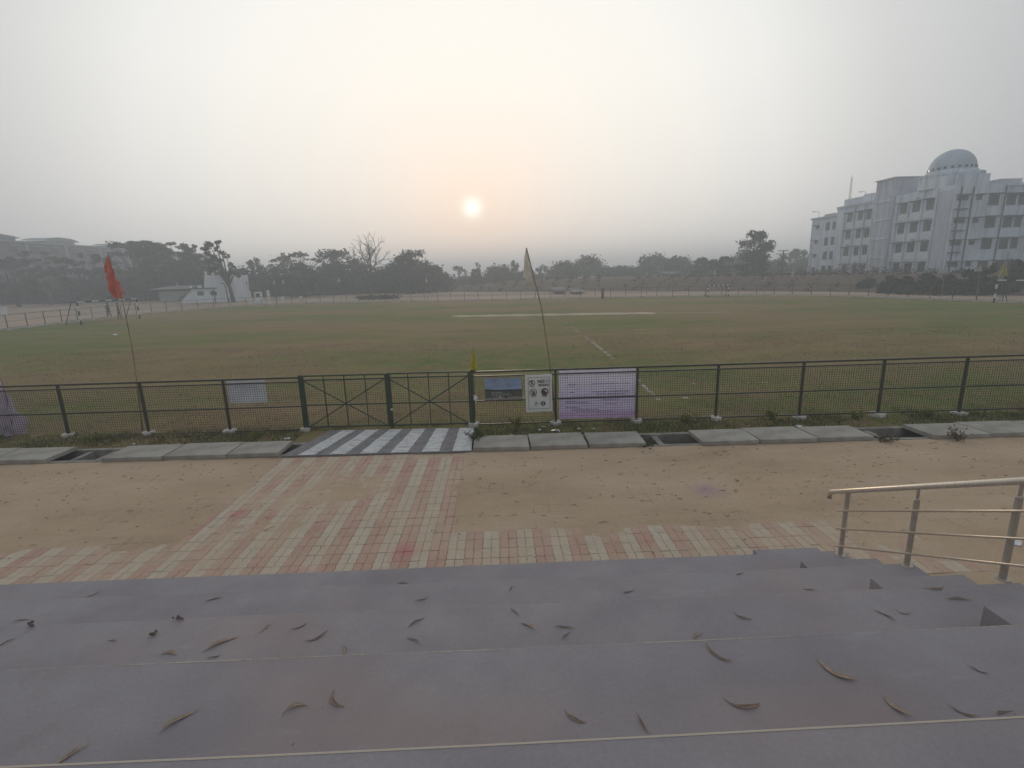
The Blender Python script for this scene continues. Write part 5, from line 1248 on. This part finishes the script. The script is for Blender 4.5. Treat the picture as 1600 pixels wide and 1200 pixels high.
for i, (px, py, s_, z, lab) in enumerate(((848, 667, .05, 0, 'white paper scrap left of the foil packet, nearest the fence'), (843, 672, .06, 0, 'white paper scrap left of the foil packet, nearest the drain'), (904, 670, .06, 0, 'white paper scrap under the left half of the purple banner'),
        (927, 670, .05, 0, 'white paper scrap under the middle of the purple banner'), (798, 679, .05, 0, 'white paper scrap at the slab edge under the landscape notice'), (449, 686, .09, 0, 'flat white scrap left of the zebra-painted deck'),
        (1087, 656, .05, 0, 'white scrap between fence posts right of the purple banner'), (1247, 667, .09, 0, 'white scrap at the slab edge before the third post right of the banner'), (16, 724, .10, 0, 'white stone before the slab at the left picture edge'),
        (1584, 849, .10, 0, 'crumpled white paper on the sand behind the handrail'), (179, 524, .22, 0, 'white plastic lying on the grass left of the red flag pole'), (383, 692, .04, .0, 'tiny white scrap before the slabs left of the gate'),
        (209, 694, .05, 0, 'white crumb between the left fence feet'))):
    scrap(px, py, s_, lab, M['white'], 20+i, z)
def colourpowder(px, py, rx, ry, c, nm, lab, z=.004):
    p = gz(px, py); r = random.Random(int(px)); m = MB(); pts_ = []
    return
# curved dry leaves on the tiers
tan = [simple('dry_leaf_%d' % i, c, tuple(v*.6 for v in c), 30, .7) for i, c in enumerate(((.46, .34, .24), (.29, .195, .145), (.19, .135, .11), (.33, .24, .17)))]
def leaf_mesh(L_, curve, wid, seed, lift):
    r = random.Random(seed); n = 12; m = MB(); vs = []
    for i in range(n+1):
        t = i/n-.5; a = t*curve; x = math.sin(a)*L_/max(abs(curve), .05) if abs(curve) > .05 else t*L_; y = (1-math.cos(a))*L_/max(abs(curve), .05)*(1 if curve > 0 else -1)
        w_ = wid*math.sin(math.pi*min(1, max(0, i/n)))**.7*(.55+.45*math.cos((t-.15)*3))+.0008; nx_, ny_ = -math.sin(a), math.cos(a)
        z = .002+lift*(2*t)**2+.004*math.sin(t*7+seed); up_ = w_*.55
        vs += [(x-nx_*w_, y-ny_*w_, z+up_), (x, y, z), (x+nx_*w_, y+ny_*w_, z+up_*.8)]
    m.add(vs, [f_ for i in range(n) for f_ in ((3*i, 3*i+3, 3*i+4, 3*i+1), (3*i+1, 3*i+4, 3*i+5, 3*i+2))]); return m
# px, py, length(px on photo), angle of chord in picture, curve(rad, sign), tone
LV = [(280, 1124, 46, 30, -.6, 0), (462, 1103, 40, 15, -1.6, 0), (520, 1097, 40, -40, 1.3, 1), (110, 1180, 40, 40, -.3, 0), (1118, 1024, 42, -45, 1.0, 1), (1302, 1052, 52, -40, 1.2, 0), (1397, 1106, 38, -60, 1.0, 0), (1162, 1106, 50, -8, 1.2, 1),
      (896, 1124, 34, -30, .9, 1), (1003, 1132, 30, -70, .3, 1), (1527, 1048, 22, -30, .2, 2), (1505, 1115, 34, -25, .5, 1), (1565, 1113, 30, 5, -1.0, 1),
      (345, 1004, 44, 22, -.7, 0), (268, 1020, 28, -5, -1.1, 0), (333, 1028, 18, 10, .3, 2), (415, 981, 20, 45, -.8, 0), (467, 981, 22, 18, .3, 2), (495, 998, 32, 22, .7, 2), (540, 1016, 22, -60, -1.3, 0),
      (650, 972, 26, 28, -.4, 2), (648, 1001, 24, -20, -.6, 1), (828, 978, 30, -28, -1.2, 0), (806, 957, 20, -40, -.5, 1), (882, 980, 28, -5, -.7, 1), (884, 993, 18, 35, -.5, 2), (1158, 965, 26, -30, 1.2, 1), (1088, 993, 22, 20, -.8, 0),
      (178, 1001, 18, -10, -1.2, 1), (335, 936, 22, 8, -.9, 2), (145, 930, 18, 25, .4, 1), (35, 969, 22, 5, -.6, 1), (8, 1005, 20, 30, .2, 2), (632, 912, 20, -8, -.6, 2), (658, 938, 18, 12, .5, 1), (798, 920, 14, 50, -.8, 2),
      (982, 925, 20, 5, -.6, 2), (1156, 897, 14, 10, -.3, 2), (1264, 922, 16, -8, .4, 2), (1497, 936, 32, -4, -.5, 1), (1462, 921, 28, 0, .8, 1), (1385, 962, 28, -45, -.7, 1), (1412, 959, 18, -10, .4, 1)]
words = ['bottom', 'second', 'third', 'fourth', 'fifth']
cells = {}
for i, (px, py, lp_, ang, cv, tn) in enumerate(LV):
    p, k = on_stand(px, py)
    cells.setdefault(k, []).append((px, i, p))
tone = {0: 'pale tan', 1: 'brown', 2: 'dark brown', 3: 'tan'}
ordn = lambda n: ['first', 'second', 'third', 'fourth', 'fifth', 'sixth', 'seventh', 'eighth', 'ninth', 'tenth', 'eleventh', 'twelfth', 'thirteenth', 'fourteenth', 'fifteenth', 'sixteenth', 'seventeenth', 'eighteenth', 'nineteenth', 'twentieth', 'twenty-first', 'twenty-second', 'twenty-third', 'twenty-fourth', 'twenty-fifth', 'twenty-sixth', 'twenty-seventh', 'twenty-eighth', 'twenty-ninth', 'thirtieth'][n]
for k, lst in cells.items():
    lst.sort()
    for j, (px, i, p) in enumerate(lst):
        _, py, lp_, ang, cv, tn = LV[i]
        dep = (p-Vector((0, 0, EYE))).dot(FW); Lm = lp_/F_PX*dep*1.25
        vcos = abs((p-Vector((0, 0, EYE))).normalized().z)
        a = math.atan2(math.sin(R(ang))/max(.35, vcos), math.cos(R(ang)))
        o = leaf_mesh(Lm, cv*1.5, Lm*(.068 if tn == 0 else .048), i, .004 if i % 3 else .010).build('dry_leaf', tan[tn])
        o.location = (p.x, p.y, RISE*k+.001); o.rotation_euler = (0, 0, a)
        where = ('the %s tier from the ground' % words[k-1]) if k else 'the sand'
        tag(o, '%s %s leaf on %s, %s from the left' % (tone[tn], 'curled' if abs(cv) > .8 else 'narrow', where, ordn(j)), 'leaf', 'dry curved leaves on the tiers')
sp = MB(); r = random.Random(91)
for i in range(1400):
    k = r.randint(1, 5); x = r.uniform(-9, 3.7) if r.random() < .6 else r.gauss(-3, 2.5); x = min(3.7, max(-12, x)); y = edge(k+1)+.03+abs(r.gauss(0, .3)); 
    if y > edge(k)-.02: continue
    z = RISE*k; l = r.uniform(.002, .008)*(2.2 if r.random() < .12 else 1); a = r.uniform(0, 6.28)
    sp.add([(x, y, z+.0005), (x+math.cos(a)*l, y+math.sin(a)*l, z+.001), (x+math.cos(a+1.2)*l*.7, y+math.sin(a+1.2)*l*.7, z+.003)], [(0, 1, 2)])
tag(sp.build('tier_crumbs', tan[1]), 'tiny leaf crumbs and grit strewn on the tiers', kind='stuff')
# small dark seed clumps
for i, (px, py, lab) in enumerate(((49, 978, 'small dark seed clump at the far left of the tiers'), (239, 994, 'small dark seed clump nearest the left leaves'), (281, 968, 'small dark seed clump highest of the three'))):
    p, k = on_stand(px, py); r = random.Random(i); m = MB()
    for q in range(9):
        c_ = Vector((r.gauss(0, .012), r.gauss(0, .012), .010+r.uniform(0, .014))); s_ = r.uniform(.007, .012)
        m.lathe(c_, [(.001, s_), (s_*.8, s_*.5), (s_, 0), (s_*.7, -s_*.6), (.001, -s_)], 6)
    o = m.build('seed_clump', tan[2], loc=p); tag(o, lab, 'seed clump', 'dark seed clumps on the tiers')

# ------------------------------------------------------------------ morning haze
hz = MB().box((-950, -950, -1.6), (950, 950, 20.2)).build('haze', None)
hz.data.materials.clear()
hm = bpy.data.materials.new('haze'); hm.use_nodes = True; t = hm.node_tree; t.nodes.clear()
pvn = t.nodes.new('ShaderNodeVolumePrincipled'); out = t.nodes.new('ShaderNodeOutputMaterial'); t.links.new(pvn.outputs[0], out.inputs['Volume'])
pvn.inputs['Color'].default_value = (.86, .93, 1.0, 1); pvn.inputs['Density'].default_value = HAZE_DENSITY; pvn.inputs['Anisotropy'].default_value = .35
hz.data.materials.append(hm); tag(hz, 'thin grey morning haze over the whole place', 'haze', kind='stuff')
